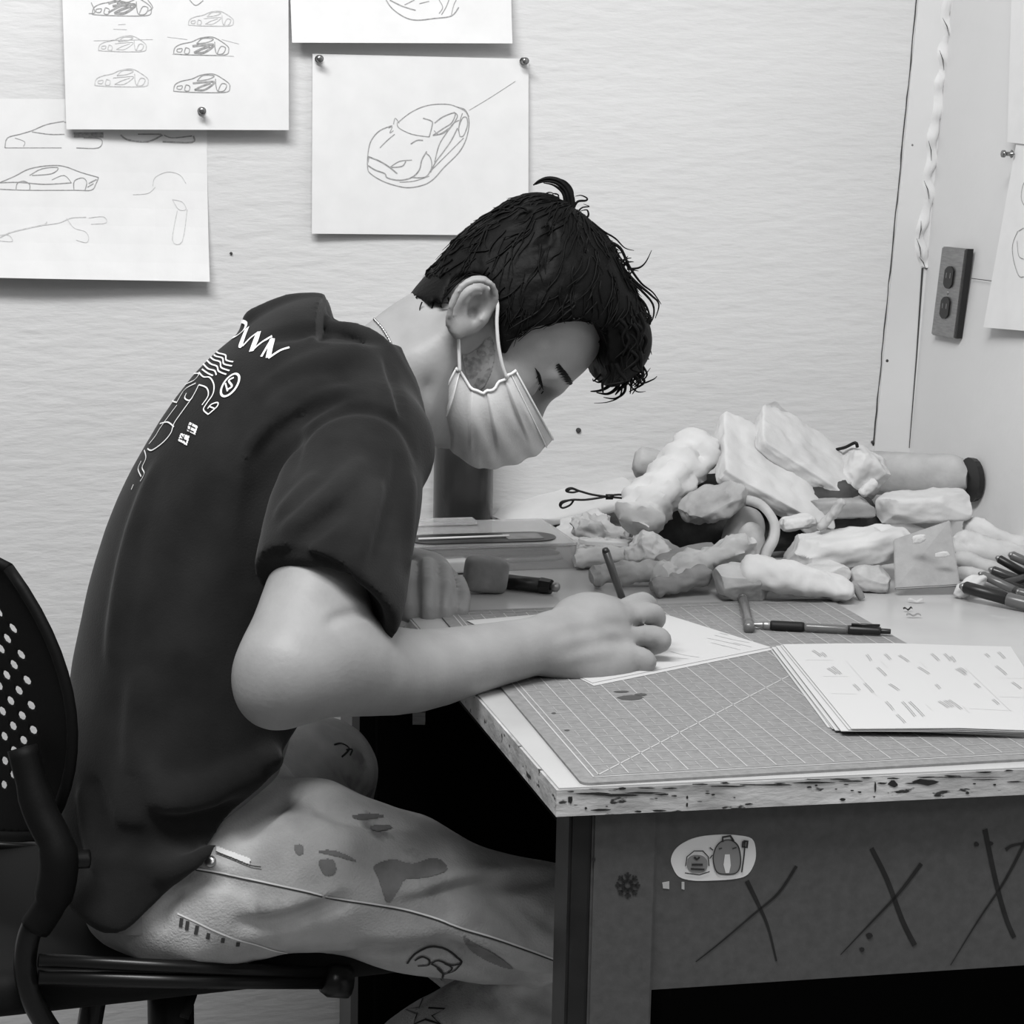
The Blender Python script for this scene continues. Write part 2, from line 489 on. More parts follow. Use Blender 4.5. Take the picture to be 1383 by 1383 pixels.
papC = sheet('sketch_sheet', [(421, 73), (712, 80), (710, 318), (419, 315)], 'white sheet with large pencil sports car, pinned behind the head', PW, BN, curl=lambda u, v: .003+.005*abs(u-.5)**2*4*v+.002*v)
papA = sheet('sketch_sheet', [(82, -60), (387, -60), (387, 176), (89, 175)], 'white sheet with rows of small car sketches, upper left', PW, BN, off=.012, curl=lambda u, v: .004+.006*v)
papB = sheet('sketch_sheet', [(388, -120), (688, -120), (686, 60), (391, 59)], 'white sheet cut by the top of the frame, above the pinned sports car', PW, BN, curl=lambda u, v: .004+.016*v*v)
papD = sheet('sketch_sheet', [(-60, 133), (279, 136), (281, 379), (-60, 372)], 'white sheet with faint side view cars, lowest at left', PW, BN, off=.003, curl=lambda u, v: .002+.026*max(0, v-.35)**2*2+.004*math.sin(u*5))
papF = sheet('sketch_sheet', [(1378, 195), (1470, 198), (1450, 452), (1343, 442)], 'white sheet on the right wall beside the outlet', PR, -BD, curl=lambda u, v: .002+.01*v*(1-u))
papE = sheet('sketch_sheet', [(1376, -80), (1470, -80), (1470, 205), (1368, 192)], 'white sheet above the pushpin on the right wall', PR, -BD, off=.008)
# large sports car, from the enlarged view: x = 380+u/3.0065, y = v/3.0075
def cv(L): return [L[0]]*(isinstance(L[0], (int, float))) + [(380+x/3.0065, y/3.0075) for x, y in L if True] if not isinstance(L[0], (int, float)) else [L[0]]+[(380+x/3.0065, y/3.0075) for x, y in L[1:]]
car = [cv(l) for l in [
 [1.2, (450, 510), (400, 530), (365, 570), (352, 620), (350, 680), (362, 705), (410, 735), (470, 755), (520, 762), (580, 750), (620, 725), (660, 680), (720, 620), (750, 565), (762, 500), (750, 455), (715, 435)],
 [(470, 500), (520, 460), (570, 435), (620, 424), (680, 424), (715, 435)], [(715, 435), (745, 445), (762, 475)],
 [(470, 500), (478, 520), (530, 545), (600, 556)], [1.3, (575, 480), (610, 492), (612, 510), (600, 556)], [1.3, (622, 500), (655, 475), (700, 458), (705, 470), (690, 500), (660, 520), (615, 550)],
 [(615, 550), (660, 540), (700, 500), (722, 488)], [1.6, (350, 635), (400, 655), (440, 680), (470, 705)], [(440, 680), (480, 655), (530, 650)], [1.3, (445, 680), (490, 675), (505, 655)],
 [1.5, (352, 672), (380, 690), (420, 705), (430, 722), (480, 732), (530, 720), (560, 690), (570, 650), (590, 615)], [1.2, (530, 720), (560, 722), (590, 715), (610, 680), (605, 640), (585, 620)],
 [1.3, (605, 700), (625, 660), (655, 620), (690, 570), (715, 520)], [1.2, (700, 455), (715, 470), (700, 500), (670, 540), (640, 590), (622, 660)],
 [1.2, (725, 555), (720, 520), (735, 480), (752, 478), (755, 510), (740, 550), (725, 555)], [(735, 460), (725, 490), (718, 530)], [(455, 505), (462, 480), (478, 500)],
 [1.3, (525, 585), (550, 570), (575, 570)], [(400, 600), (430, 570), (460, 545)], [(355, 640), (352, 660)], [(600, 700), (650, 650), (700, 600), (740, 560)], [.6, (762, 448), (850, 395), (950, 330)],
 [.8, (435, 520), (450, 515), (440, 540), (455, 530)], [.8, (480, 740), (540, 735), (600, 715)], [.8, (620, 530), (640, 545), (680, 520)]]]
sketch(papC, PW, BN, car, m=M_pencil)
carB = [cv(l) for l in [[1.3, (425, 0), (450, 35), (500, 70), (550, 82), (620, 75), (690, 65), (720, 30)], [1.4, (440, 0), (490, 25), (545, 42)], [(650, 60), (668, 30), (680, 0)], [(500, 20), (540, 0)], [(560, 15), (600, 5)], [(640, 0), (655, 30), (640, 55)], [.8, (690, 60), (700, 20), (710, 0)]]]
sketch(papB, PW, BN, carB, m=M_pencil)
def cs(L): return ([L[0]] if isinstance(L[0], (int, float)) else [])+[(x/3.0065, y/3.0065) for x, y in (L[1:] if isinstance(L[0], (int, float)) else L)]
def minicar(x, y, s=1.0, heavy=1.0):
    S = [[(0, 70), (5, 45), (30, 30), (75, 20), (110, 5), (160, 0), (200, 20), (225, 40), (228, 55), (220, 72), (170, 76), (60, 74), (0, 70)], [(95, 28), (140, 22), (165, 8), (120, 6), (95, 28)], [(170, 20), (172, 50), (180, 70), (205, 68), (215, 45), (195, 40), (180, 70)],
      [1.8*heavy, (78, 38), (120, 34), (165, 32), (150, 50), (120, 66), (85, 64)], [1.8*heavy, (85, 66), (110, 52), (150, 38)], [(15, 50), (35, 48), (30, 62), (14, 60), (15, 50)], [(50, 44), (65, 50), (62, 68), (45, 66), (50, 44)]]
    out = []
    for l in S:
        h = [l[0]] if isinstance(l[0], (int, float)) else []
        out.append(cs(h+[(x+s*a, y+s*b) for a, b in (l[1:] if h else l)]))
    return out
sketch(papA, PW, BN, minicar(705, 300, 1, 1.2)+minicar(705, 150, .98, 1.5), m=M_pencil)
sketch(papA, PW, BN, minicar(385, 280, .95, .5)+minicar(765, 45, .8, .4)+minicar(400, 145, .85, .3), m=M_pencil2)
sketch(papA, PW, BN, minicar(375, -15, 1.05, 1.6)+[cs(l) for l in [[2, (440, 15), (480, 5), (530, 15)], [2, (440, 50), (490, 25), (520, 22)], [(600, 0), (620, 30), (600, 45)], [(370, 10), (385, 50), (360, 55)], [(770, 0), (795, 22), (825, 2)]]], m=M_pencil, name='pencil_sketch')
sketch(papA, PW, BN, [cs(l) for l in [[.6, (480, 100), (510, 98)], [.6, (460, 118), (515, 120)], [.6, (680, 150), (760, 160)], [.6, (900, 160), (970, 178)], [.6, (700, 220), (950, 228)], [.6, (380, 165), (620, 160)]]], m=M_pencil2, name='pencil_sketch')
big = [cs(l) for l in [
 [(20, 600), (30, 560), (80, 545), (130, 530), (190, 505), (260, 492)], [(130, 535), (200, 545), (262, 545)], [.7, (20, 600), (100, 600), (250, 600)], [.6, (60, 560), (100, 575), (95, 595)], [.7, (260, 495), (300, 500)],
 [(-10, 745), (60, 715), (120, 685), (200, 672), (260, 675), (330, 700), (400, 720)], [1.1, (-10, 742), (80, 740), (180, 748), (290, 742)], [(120, 712), (170, 685), (235, 680), (210, 705), (130, 712)], [(400, 720), (390, 745), (370, 772), (300, 772), (110, 772), (0, 768)],
 [(65, 772), (70, 745), (95, 735), (120, 748), (120, 772)], [(300, 772), (302, 735), (335, 722), (352, 740), (345, 772)], [.8, (210, 730), (260, 712), (290, 742)], [1.4, (360, 745), (392, 728)], [(355, 760), (380, 745)]]]
sketch(papD, PW, BN, big, m=M_pencil)
faint = [cs(l) for l in [[1.5, (0, 965), (40, 945), (120, 925), (180, 912), (190, 900)], [.8, (0, 955), (35, 955), (50, 980), (0, 978)], [(170, 915), (240, 905), (290, 885), (350, 882)], [.7, (270, 885), (300, 925), (345, 940), (360, 965), (350, 985), (310, 975)],
 [.7, (360, 885), (420, 880), (430, 905), (370, 910)], [.7, (620, 755), (630, 720), (680, 698), (730, 710), (755, 745)], [.7, (540, 790), (600, 785), (630, 760)], [.8, (720, 855), (700, 975), (740, 980), (760, 850)], [.7, (700, 810), (740, 820), (755, 850), (725, 850), (700, 810)]]]
sketch(papD, PW, BN, faint, m=M_pencil2)
# the block of drawing that shows below the upper sheet
sketch(papD, PW, BN, [cs(l) for l in [[6, (300, 548), (420, 548)], [(340, 560), (410, 565), (400, 600), (310, 600)], [2, (490, 548), (520, 568), (600, 575), (660, 548)], [2, (660, 575), (780, 578), (785, 552)], [1.5, (560, 545), (655, 545)], [1.5, (665, 548), (700, 560), (780, 552)]]], m=M_pencil)
sketch(papF, PR, -BD, [[(1390, 238), (1382, 250), (1380, 270), (1390, 285)], [1.2, (1375, 312), (1368, 330), (1369, 350), (1376, 372), (1383, 374)], [(1376, 312), (1383, 308)], [(1374, 325), (1376, 345), (1383, 350)]], m=M_pencil)
def pushpin(x, y, label, plane=PW, N=BN, ax=None, off=.009):
    c = plane(x, y, off); ax = ax or N
    e = empty('pushpin', c, label, 'pushpin', None)
    bm = bmesh.new(); tube(bm, [c+ax*.002, c+ax*.003, c+ax*.004, c+ax*.012, c+ax*.013, c+ax*.016, c+ax*.0165], [.0045, .0052, .0028, .0024, .0048, .0045, .002], 14)
    bobj('head', bm, M_pin, e, True)
    bm = bmesh.new(); tube(bm, [c-ax*.010, c+ax*.003], [.0005, .0007], 6); bobj('needle', bm, M_pin, e)
pushpin(430, 80, 'metal pushpin in the top left corner of the sports car sheet')
pushpin(706, 83, 'metal pushpin in the top right corner of the sports car sheet')
pushpin(272, 150, 'metal pushpin in the sheet with rows of small cars', off=.021)
pushpin(1369, 208, 'dark metal pushpin at the top of the right wall sheet', PR, -BD, off=.008)
# ---------------------------------------------------------------- outlet on the right wall
rz = (PR(1266, 452, 0)-PR(1281, 331, 0)); rz = dz.normalized()
TL, TR2, BL = PR(1281, 333, 0), PR(1313, 338, 0), PR(1266, 452, 0)
ax = BN*((TR2-TL).dot(BN)); az = (BL-TL); az = az-BN*az.dot(BN)*1.0+BN*az.dot(BN)
oe = empty('wall_outlet', BL, 'steel duplex wall outlet with two black sockets in the room corner', 'outlet')
bm = bmesh.new(); box(bm, TL-BD*0, ax, az, -BD*.010)
bmesh.ops.bevel(bm, geom=bm.edges[:], offset=.0016, segments=2, affect='EDGES'); bobj('cover_plate', bm, M_steel, oe, False)
bm = bmesh.new(); box(bm, TL+ax*1.001, ax*.06, az*.99, -BD*.009); bobj('box_side', bm, M_black, oe, False)
for f0 in (.33, .67):
    c = TL+ax*.5+az*f0-BD*.0100
    bm = bmesh.new(); ring = []
    for k in range(20):
        a = 2*PI*k/20; ring.append(c+ax.normalized()*max(-.0125, min(.0125, .0155*math.cos(a)))-az.normalized()*(.0155*math.sin(a)))
    prism(bm, ring, [p-BD*.0025 for p in ring]); s = bobj('socket', bm, M_black, oe)
    bm = bmesh.new()
    for sx in (-.0055, .0055): box(bm, c+ax.normalized()*(sx-.0008)-az.normalized()*(-.001)-BD*.0024, ax.normalized()*.0016, -az.normalized()*.007, -BD*.0004)
    bobj('slot', bm, M_steel, s)
bm = bmesh.new(); c = TL+ax*.5+az*.5-BD*.010; tube(bm, [c, c-BD*.0012], [.003, .002], 10); bobj('screw', bm, M_steel, oe)
# small crack marks right of the outlet
bm = bmesh.new(); ribbon(bm, [PR(1312, 376, .0004), PR(1328, 378, .0004), PR(1343, 380, .0004)], -BD, .001); struct(bobj('trim_4', bm, M_crack))
# ================================================================ table
M_lam = mat('white_laminate', .44, .22, var=.06, vscale=9, spec=.5, dark=.5, dthr=.68, dscale=14)
M_edge = mat('worn_table_edge', .42, .6, var=.35, vscale=30, bump=.6, bscale=90, dark=.03, dthr=.62, dscale=75, stretch=(.5, 1, 1.6))
M_apron = mat('grey_painted_metal', .075, .5, var=.12, vscale=120, bump=.1, bscale=300)
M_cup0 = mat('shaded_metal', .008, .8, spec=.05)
M_apron2 = mat('pale_edge_strip', .16, .6)
M_post = mat('dark_metal_post', .013, .35, var=.3, vscale=30, bump=.1, bscale=60)
M_mat = mat('cutting_mat', .22, .7, var=.12, vscale=160, bump=.15, bscale=300, spec=.15)
M_matback = mat('cutting_mat_edge', .35, .7)
M_grid = mat('mat_print', .44, .7)
T0 = PZ(752, 1065); T1 = PZ(1383, 1037)
TX = (T1-T0).normalized(); TY = Vector((-TX.y, TX.x, 0))
T3 = PZ(644, 940); tl = (T3-T0).normalized()
def hitwall(p, d, off=.012):       # from p along d to the back wall
    return p+d*((W0+BN*off-p).dot(BN)/d.dot(BN))
def hitright(p, d, off=.01): return p+d*((corner(TZ)-BD*off-p).dot(BD)/d.dot(BD))
UZ = Vector((0, 0, 1))
T_r = hitright(T0, TX, .02); T_bl = hitwall(T0, tl); T_br = corner(TZ)-BD*.02+BN*.012; T_br.z = TZ
te = empty('work_table', (T0.x, T0.y, 0), 'grey metal work table with white top, worn chipped edge and drawn crosses', 'table')
TH = .0235
bm = bmesh.new(); ring = [T0, T_r, T_br, T_bl]
prism(bm, [p-UZ*TH for p in ring], [p-UZ*.0015 for p in ring]); bobj('edge_core', bm, M_edge, te)
bm = bmesh.new(); ring2 = [T0+TX*.002+TY*.001, T_r+TY*.001, T_br, T_bl+TX*.002]
prism(bm, [p-UZ*.0015 for p in ring2], ring2); bobj('tabletop', bm, M_lam, te)
# chips and scars along the front edge face
bm = bmesh.new()
def front_face(x, y, off=.0006): return onplane(x, y, T0-TY*off, TY)
rnd = random.Random(3)
def chip(pts):
    vs = [bm.verts.new(front_face(x, y)) for x, y in pts]; bm.faces.new(vs)
def blob(x, y, w, h, n=9, seed=0):
    r = random.Random(seed); chip([(x+w/2*math.cos(2*PI*k/n)*r.uniform(.6, 1.1), y+h/2*math.sin(2*PI*k/n)*r.uniform(.55, 1.1)) for k in range(n)])
for i, (x, y, w, h) in enumerate([(800, 1072, 50, 4), (835, 1074, 70, 4), (870, 1071, 60, 3), (895, 1073, 22, 3), (812, 1094, 34, 3.5), (862, 1096, 10, 3), (890, 1095, 22, 3), (928, 1077, 4, 5), (928, 1087, 3.5, 8), (770, 1080, 8, 14),
        (982, 1062, 60, 2.6), (1040, 1060, 70, 2.6), (1100, 1057, 70, 3), (1150, 1055, 40, 2.6), (1093, 1063, 9, 3), (1011, 1086, 12, 3), (1138, 1080, 10, 4), (1206, 1059, 15, 10), (1192, 1058, 16, 3), (1248, 1056, 44, 10), (1182, 1062, 3, 18), (1266, 1075, 14, 2.5), (1300, 1050, 120, 1.6), (1370, 1056, 30, 2.4), (1330, 1053, 40, 1.6), (1230, 1058, 20, 2)]): blob(x, y, w, h, 10, i)
x = 765
while x < 1385:
    w_ = rnd.uniform(6, 34); blob(x+w_/2, 1066-.0444*(x+w_/2-752)+rnd.uniform(1.5, 6), w_, rnd.uniform(1.2, 3.0), 9, int(x)); x += w_+rnd.uniform(2, 22)
for k in range(26): blob(rnd.uniform(765, 1383), 0, 1, 1, 3, k) if False else None
for k in range(22):
    x = rnd.uniform(765, 1380); blob(x, 1066-.0444*(x-752)+rnd.uniform(10, 30), rnd.uniform(2, 9), rnd.uniform(1, 4), 7, k+50)
o_ch = bobj('chipped_paint', bm, M_dark, te); o_ch['kind'] = 'stuff'
# leg, apron
zt = TZ-TH
fo = T0+TY*.014+TX*.010          # front left foot of the leg, plan
def foot(x, y, off=.014): 
    p = onplane(x, y, T0+TY*off, TY); return p
lx0 = foot(797, 1240); lx1 = foot(884, 1240)
wleg = (lx1-lx0).dot(TX); a0 = (lx0-T0).dot(TX)
lg = T0+TX*a0+TY*.014; lg.z = 0
def leg(p, w=wleg, d=.055):
    bm = bmesh.new(); box(bm, p, TX*w, TY*d, UZ*zt); bmesh.ops.bevel(bm, geom=bm.edges[:], offset=.002, segments=2, affect='EDGES')
    return bobj('leg', bm, M_apron, te)
# near leg: angle iron with a dark side flange
leg(lg)
bm = bmesh.new(); p = lg-TX*.019; box(bm, p, TX*.0185, TY*.050, UZ*(zt)); bmesh.ops.bevel(bm, geom=bm.edges[:], offset=.0025, segments=2, affect='EDGES'); bobj('side_flange', bm, M_post, te)
bk = hitwall(lg, tl, .10); bk.z = 0; leg(bk)
fr = hitright(lg, TX, .12); fr.z = 0; leg(fr)
ha = lx1+TX*0; ha.z = 0
za = onplane(884, 1338, T0+TY*.016, TY).z
bm = bmesh.new(); p = lg+TX*wleg+TY*.004; p.z = za; q = fr-p; box(bm, p, TX*(fr-lg-TX*wleg).dot(TX), TY*.02, UZ*(zt-za)); apr = bobj('apron', bm, M_apron, te)
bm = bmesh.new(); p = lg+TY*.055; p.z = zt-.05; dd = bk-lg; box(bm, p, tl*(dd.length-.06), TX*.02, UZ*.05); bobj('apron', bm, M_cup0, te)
bm = bmesh.new(); c = onplane(778, 1108, T0-TY*.000, TY)
# crosses drawn on the apron
AP0 = lg+TY*.004
def pa(x, y, off=.0006, base=AP0): return onplane(x, y, base-TY*off, TY)
def cc(u, v): return 740+u/2.151, 1020+v/2.151
def mark(name, lines, m, base=AP0, parent=te):
    bm = bmesh.new()
    for l in lines:
        w0, w1, pts = l; L = smoothline(pts, 6); n = len(L)
        ribbon(bm, [pa(*cc(*q), base=base) for q in L], -TY, [(w0+(w1-w0)*i/(n-1))*.00048 for i in range(n)])
    return bobj(name, bm, m, parent)
M_x = mat('faded_marker', .014, .6, var=.3, vscale=60)
mark('drawn_cross', [(8, 3, [(578, 365), (610, 430), (640, 500), (664, 598)]), (6, 2, [(722, 322), (670, 400), (600, 460), (500, 545), (430, 600)])], M_x)
mark('drawn_cross', [(8, 9, [(940, 270), (985, 360), (1030, 480), (1066, 552)]), (8, 1.5, [(1085, 315), (1020, 400), (940, 485), (850, 580)])], M_x)
mark('drawn_cross', [(9, 8, [(1270, 215), (1300, 360), (1330, 470), (1355, 530)]), (7, 1.5, [(1395, 235), (1330, 360), (1250, 480), (1170, 610)]), (7, 4, [(1330, 275), (1350, 262), (1390, 255)])], M_x)
def flat(name, poly, m, base=AP0, off=.0006, parent=te, thick=.0006):
    bm = bmesh.new(); ring = [pa(*cc(*q), off=off-thick, base=base) for q in poly]; prism(bm, ring, [p-TY*thick for p in ring]); return bobj(name, bm, m, parent)
for i, (u, v, r) in enumerate([(1245, 258, 7), (1287, 256, 6), (933, 524, 9), (912, 564, 7), (133, 302, 6)]):
    flat('ink_spot', [(u+r*math.cos(k*.9)*(1+.2*math.sin(k*3+i)), v+r*math.sin(k*.9)) for k in range(7)], M_x, base=AP0 if i < 4 else lg, off=.0009)
flat('paint_speck', [(332, 370), (352, 366), (352, 388), (334, 386)], M_grid); flat('paint_speck', [(388, 368), (396, 368), (396, 390), (388, 388)], M_grid)
# snowflake drawn on the leg
sn = []
for k in range(8):
    a = k*PI/4; sn.append((5, 4, [(232+8*math.cos(a), 378+8*math.sin(a)), (232+36*math.cos(a), 378+38*math.sin(a))]))
    for s in (-.28, .28): sn.append((3, 3, [(232+22*math.cos(a), 378+22*math.sin(a)), (232+33*math.cos(a+s), 378+33*math.sin(a+s))]))
sn.append((5, 5, [(232+14*math.cos(k*.8), 378+14*math.sin(k*.8)) for k in range(9)]))
mark('snowflake_mark', sn, M_dark, base=lg)
# sticker with two rounded creatures
M_stk = mat('sticker_white', .70, .45); M_sg = mat('sticker_grey', .22, .5); M_sl = mat('sticker_line', .03, .5)
out = smoothline([(357, 300), (370, 272), (400, 250), (440, 236), (500, 230), (550, 232), (592, 242), (603, 275), (600, 310), (580, 345), (545, 358), (480, 363), (420, 363), (380, 352), (362, 325)], 4, True)
stk = flat('sticker', out, M_stk, thick=.0008)
def flat2(name, poly, m, off=.0012): return flat(name, poly, m, off=off, parent=stk, thick=.0003)
body = smoothline([(480, 300), (488, 268), (505, 250), (530, 246), (552, 262), (560, 295), (558, 325), (545, 343), (515, 346), (490, 338)], 4, True)
flat2('printed_figure', body, M_sg)
flat2('printed_figure', smoothline([(405, 325), (408, 300), (425, 290), (448, 292), (462, 305), (462, 328), (448, 340), (420, 340)], 4, True), M_sg)
bm = bmesh.new()
for pts, wd in [(list(body)+[body[0]], 3), ([(508, 252), (508, 238), (530, 234), (540, 250)], 6), ([(478, 290), (470, 300)], 3), ([(573, 250), (570, 290), (563, 340)], 4), ([(568, 250), (580, 250), (578, 268), (566, 266), (568, 250)], 7),
    ([(497, 272), (506, 270)], 3), ([(536, 272), (548, 268)], 3), ([(400, 322), (404, 295), (425, 278), (450, 278), (466, 295), (468, 322)], 3), ([(425, 296), (433, 303), (441, 296)], 6), ([(398, 342), (440, 348), (470, 338)], 3), ([(418, 318), (450, 318)], 6), ([(415, 330), (455, 332)], 5), ([(470, 268), (480, 276)], 3)]:
    ribbon(bm, [pa(*cc(*q), off=.0018) for q in pts], -TY, wd*.0003)
bobj('printed_lines', bm, M_sl, stk)
flat2('printed_figure', [(514, 288), (528, 288), (531, 320), (526, 342), (516, 342), (510, 318)], M_stk, off=.0017)
# dark cupboard under the table
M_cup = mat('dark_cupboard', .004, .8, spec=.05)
cl = onplane(484, 1340, hitwall(T0, tl, .11), BN); z1 = .70
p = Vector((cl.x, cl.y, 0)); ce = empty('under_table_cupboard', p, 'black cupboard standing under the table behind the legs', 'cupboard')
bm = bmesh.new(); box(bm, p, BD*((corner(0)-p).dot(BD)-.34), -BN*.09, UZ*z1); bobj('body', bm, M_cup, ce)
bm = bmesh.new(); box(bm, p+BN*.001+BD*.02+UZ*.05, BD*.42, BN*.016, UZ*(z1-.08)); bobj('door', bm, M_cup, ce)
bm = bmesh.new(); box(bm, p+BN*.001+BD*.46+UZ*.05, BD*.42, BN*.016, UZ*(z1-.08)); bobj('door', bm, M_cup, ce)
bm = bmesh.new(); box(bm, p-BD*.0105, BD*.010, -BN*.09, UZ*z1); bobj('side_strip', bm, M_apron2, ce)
p2 = onplane(905, 1340, T0+TY*.36, TY); p2.z = 0  # added black box, hides the lit wall so the space below the apron stays dark
bx2 = empty('dark_fill_box', p2, 'large black box added under the apron to keep the lower right dark', 'box')
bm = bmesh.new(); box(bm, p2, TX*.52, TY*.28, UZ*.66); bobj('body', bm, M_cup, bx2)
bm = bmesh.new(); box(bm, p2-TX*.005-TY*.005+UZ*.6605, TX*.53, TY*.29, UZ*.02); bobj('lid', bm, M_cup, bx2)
# ---------------------------------------------------------------- cutting mat
MZ = TZ+.0022
m0 = PZ(786, 1058, MZ); mx = (PZ(1383, 1025, MZ)-m0).normalized(); my = Vector((-mx.y, mx.x, 0))
MWd, MDp = .457, .605
def rrect(x0, y0, x1, y1, r, z):
    out = []
    for cx_, cy_, a0_ in ((x1-r, y0+r, -90), (x1-r, y1-r, 0), (x0+r, y1-r, 90), (x0+r, y0+r, 180)):
        for k in range(6): a = R(a0_+18*k); q = m0+mx*(cx_+r*math.cos(a))+my*(cy_+r*math.sin(a)); out.append(Vector((q.x, q.y, z)))
    return out
bm = bmesh.new(); prism(bm, rrect(0, 0, MWd, MDp, .008, TZ+.0001), rrect(0, 0, MWd, MDp, .008, MZ)); mt = bobj('cutting_mat', bm, M_mat)
tag(mt, 'grey cutting mat with a white printed grid on the table', 'cutting mat')
bm = bmesh.new(); I = .0254
def ml(x0, y0, x1, y1, w):
    a = m0+mx*x0+my*y0; b = m0+mx*x1+my*y1; a.z = b.z = MZ+.0003; ribbon(bm, [a, b], UZ, w)
bx, by = .0135, .0135; g0x, g0y = .019, .019
for a, b, c, d in ((bx, by, MWd-bx, by), (bx, MDp-by, MWd-bx, MDp-by), (bx, by, bx, MDp-by), (MWd-bx, by, MWd-bx, MDp-by)): ml(a, b, c, d, .0013)
for i in range(17): ml(g0x+i*I, g0y, g0x+i*I, MDp-.02, .0010)
for j in range(23): ml(g0x, g0y+j*I, MWd-.02, g0y+j*I, .0006)
for i in range(16):
    for k in range(23):
        ml(g0x+(i+.5)*I, g0y+k*I+.004, g0x+(i+.5)*I, g0y+k*I+.021, .00045)
        ml(g0x+i*I+.004, g0y+(k+.5)*I, g0x+i*I+.021, g0y+(k+.5)*I, .0004)
ml(g0x, g0y, g0x+14*I, g0y+14*I, .0014)
bobj('printed_grid', bm, M_grid, mt)
bm = bmesh.new()
for x, y, w, h in [(840, 934, 20, 3), (853, 942, 34, 7), (866, 938, 16, 4), (766, 986, 7, 2.2), (748, 963, 6, 2)]:
    ring = [PZ(x+w/2*math.cos(k*PI/4)*(1+.2*math.sin(k*5)), y+h/2*math.sin(k*PI/4), MZ+.0004) for k in range(8)]
    bm.faces.new([bm.verts.new(p) for p in ring])
M_scuff = mat('scuff', .07, .8)
bobj('scuff', bm, M_scuff, mt)
# ================================================================ person
M_skin = mat('skin', .265, .5, var=.08, vscale=30, bump=.12, bscale=220, spec=.35)
M_shirt = mat('dark_cotton', .0140, .95, var=.35, vscale=14, bump=.25, bscale=500, spec=.1, sheen=.08, detail=6)
M_jean = mat('faded_shaded_denim', .42, .9, var=.26, vscale=16, bump=.5, bscale=420, spec=.1, dark=.26, dthr=.60, dscale=9)  # faded denim; its darker mottling also stands in for shade in the folds
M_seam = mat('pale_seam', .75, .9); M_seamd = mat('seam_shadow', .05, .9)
M_hair = mat('black_hair', .003, .6, bump=.4, bscale=160, spec=.12)
M_mask = mat('mask_fabric', .50, .85, var=.08, vscale=40, bump=.15, bscale=500)
M_strap = mat('ear_loop', .70, .8)
M_chain = mat('silver_chain', .45, .3, metal=.9)
M_white = mat('shirt_print', .72, .85)
TH_ = R(18)
F = Vector((math.cos(TH_), math.sin(TH_), 0)); LF = Vector((-math.sin(TH_), math.cos(TH_), 0))
person = empty('person', (W(240, 1200, 1.86).x, W(240, 1200, 1.86).y, 0), 'person in a dark t-shirt and face mask bent over the table drawing', 'person')
# --- head frame
PSI, HP_, HS = R(12), R(57), 1.06
hh = Vector((math.cos(PSI), math.sin(PSI), 0))
Hf = hh*math.cos(HP_)-UZ*math.sin(HP_); Hu = hh*math.sin(HP_)+UZ*math.cos(HP_); Hl = Vector((math.sin(PSI), -math.cos(PSI), 0))
HO = W(645, 428, 1.865)-Hl*.078*HS
def H(f, u, l=0): return HO+(Hf*f+Hu*u+Hl*l)*HS
HM = np.array([Hf[:], Hu[:], Hl[:]])
def HPX(x, y, l=.078): return onplane(x, y, HO+Hl*l*HS, Hl)
def sc(*r): return [q*HS for q in r]
# --- torso stations: back pixel, front pixel, mid Y, lateral half width
ST = [((110, 1225), (300, 1250), 1.87, .150), ((80, 1190), (345, 1215), 1.87, .170), ((78, 1080), (385, 1100), 1.87, .160), ((90, 960), (420, 1010), 1.875, .150),
      ((110, 850), (450, 900), 1.885, .148), ((138, 740), (490, 800), 1.895, .155), ((182, 640), (530, 712), 1.905, .165), ((238, 545), (556, 655), 1.915, .165),
      ((310, 470), (566, 610), 1.925, .140)]
TP, TA, TB, Tab = [], [], [], []
for b, f, Y, lw in ST:
    pb, pf = W(*b, Y), W(*f, Y); TP.append((pb+pf)/2); A = (pf-pb).normalized(); TA.append(A); TB.append(LF)
    h = (pf-pb).length/2; Tab.append((max(.06, math.sqrt(max(.002, h*h-(lw*math.sin(TH_))**2))/math.cos(TH_)), lw))
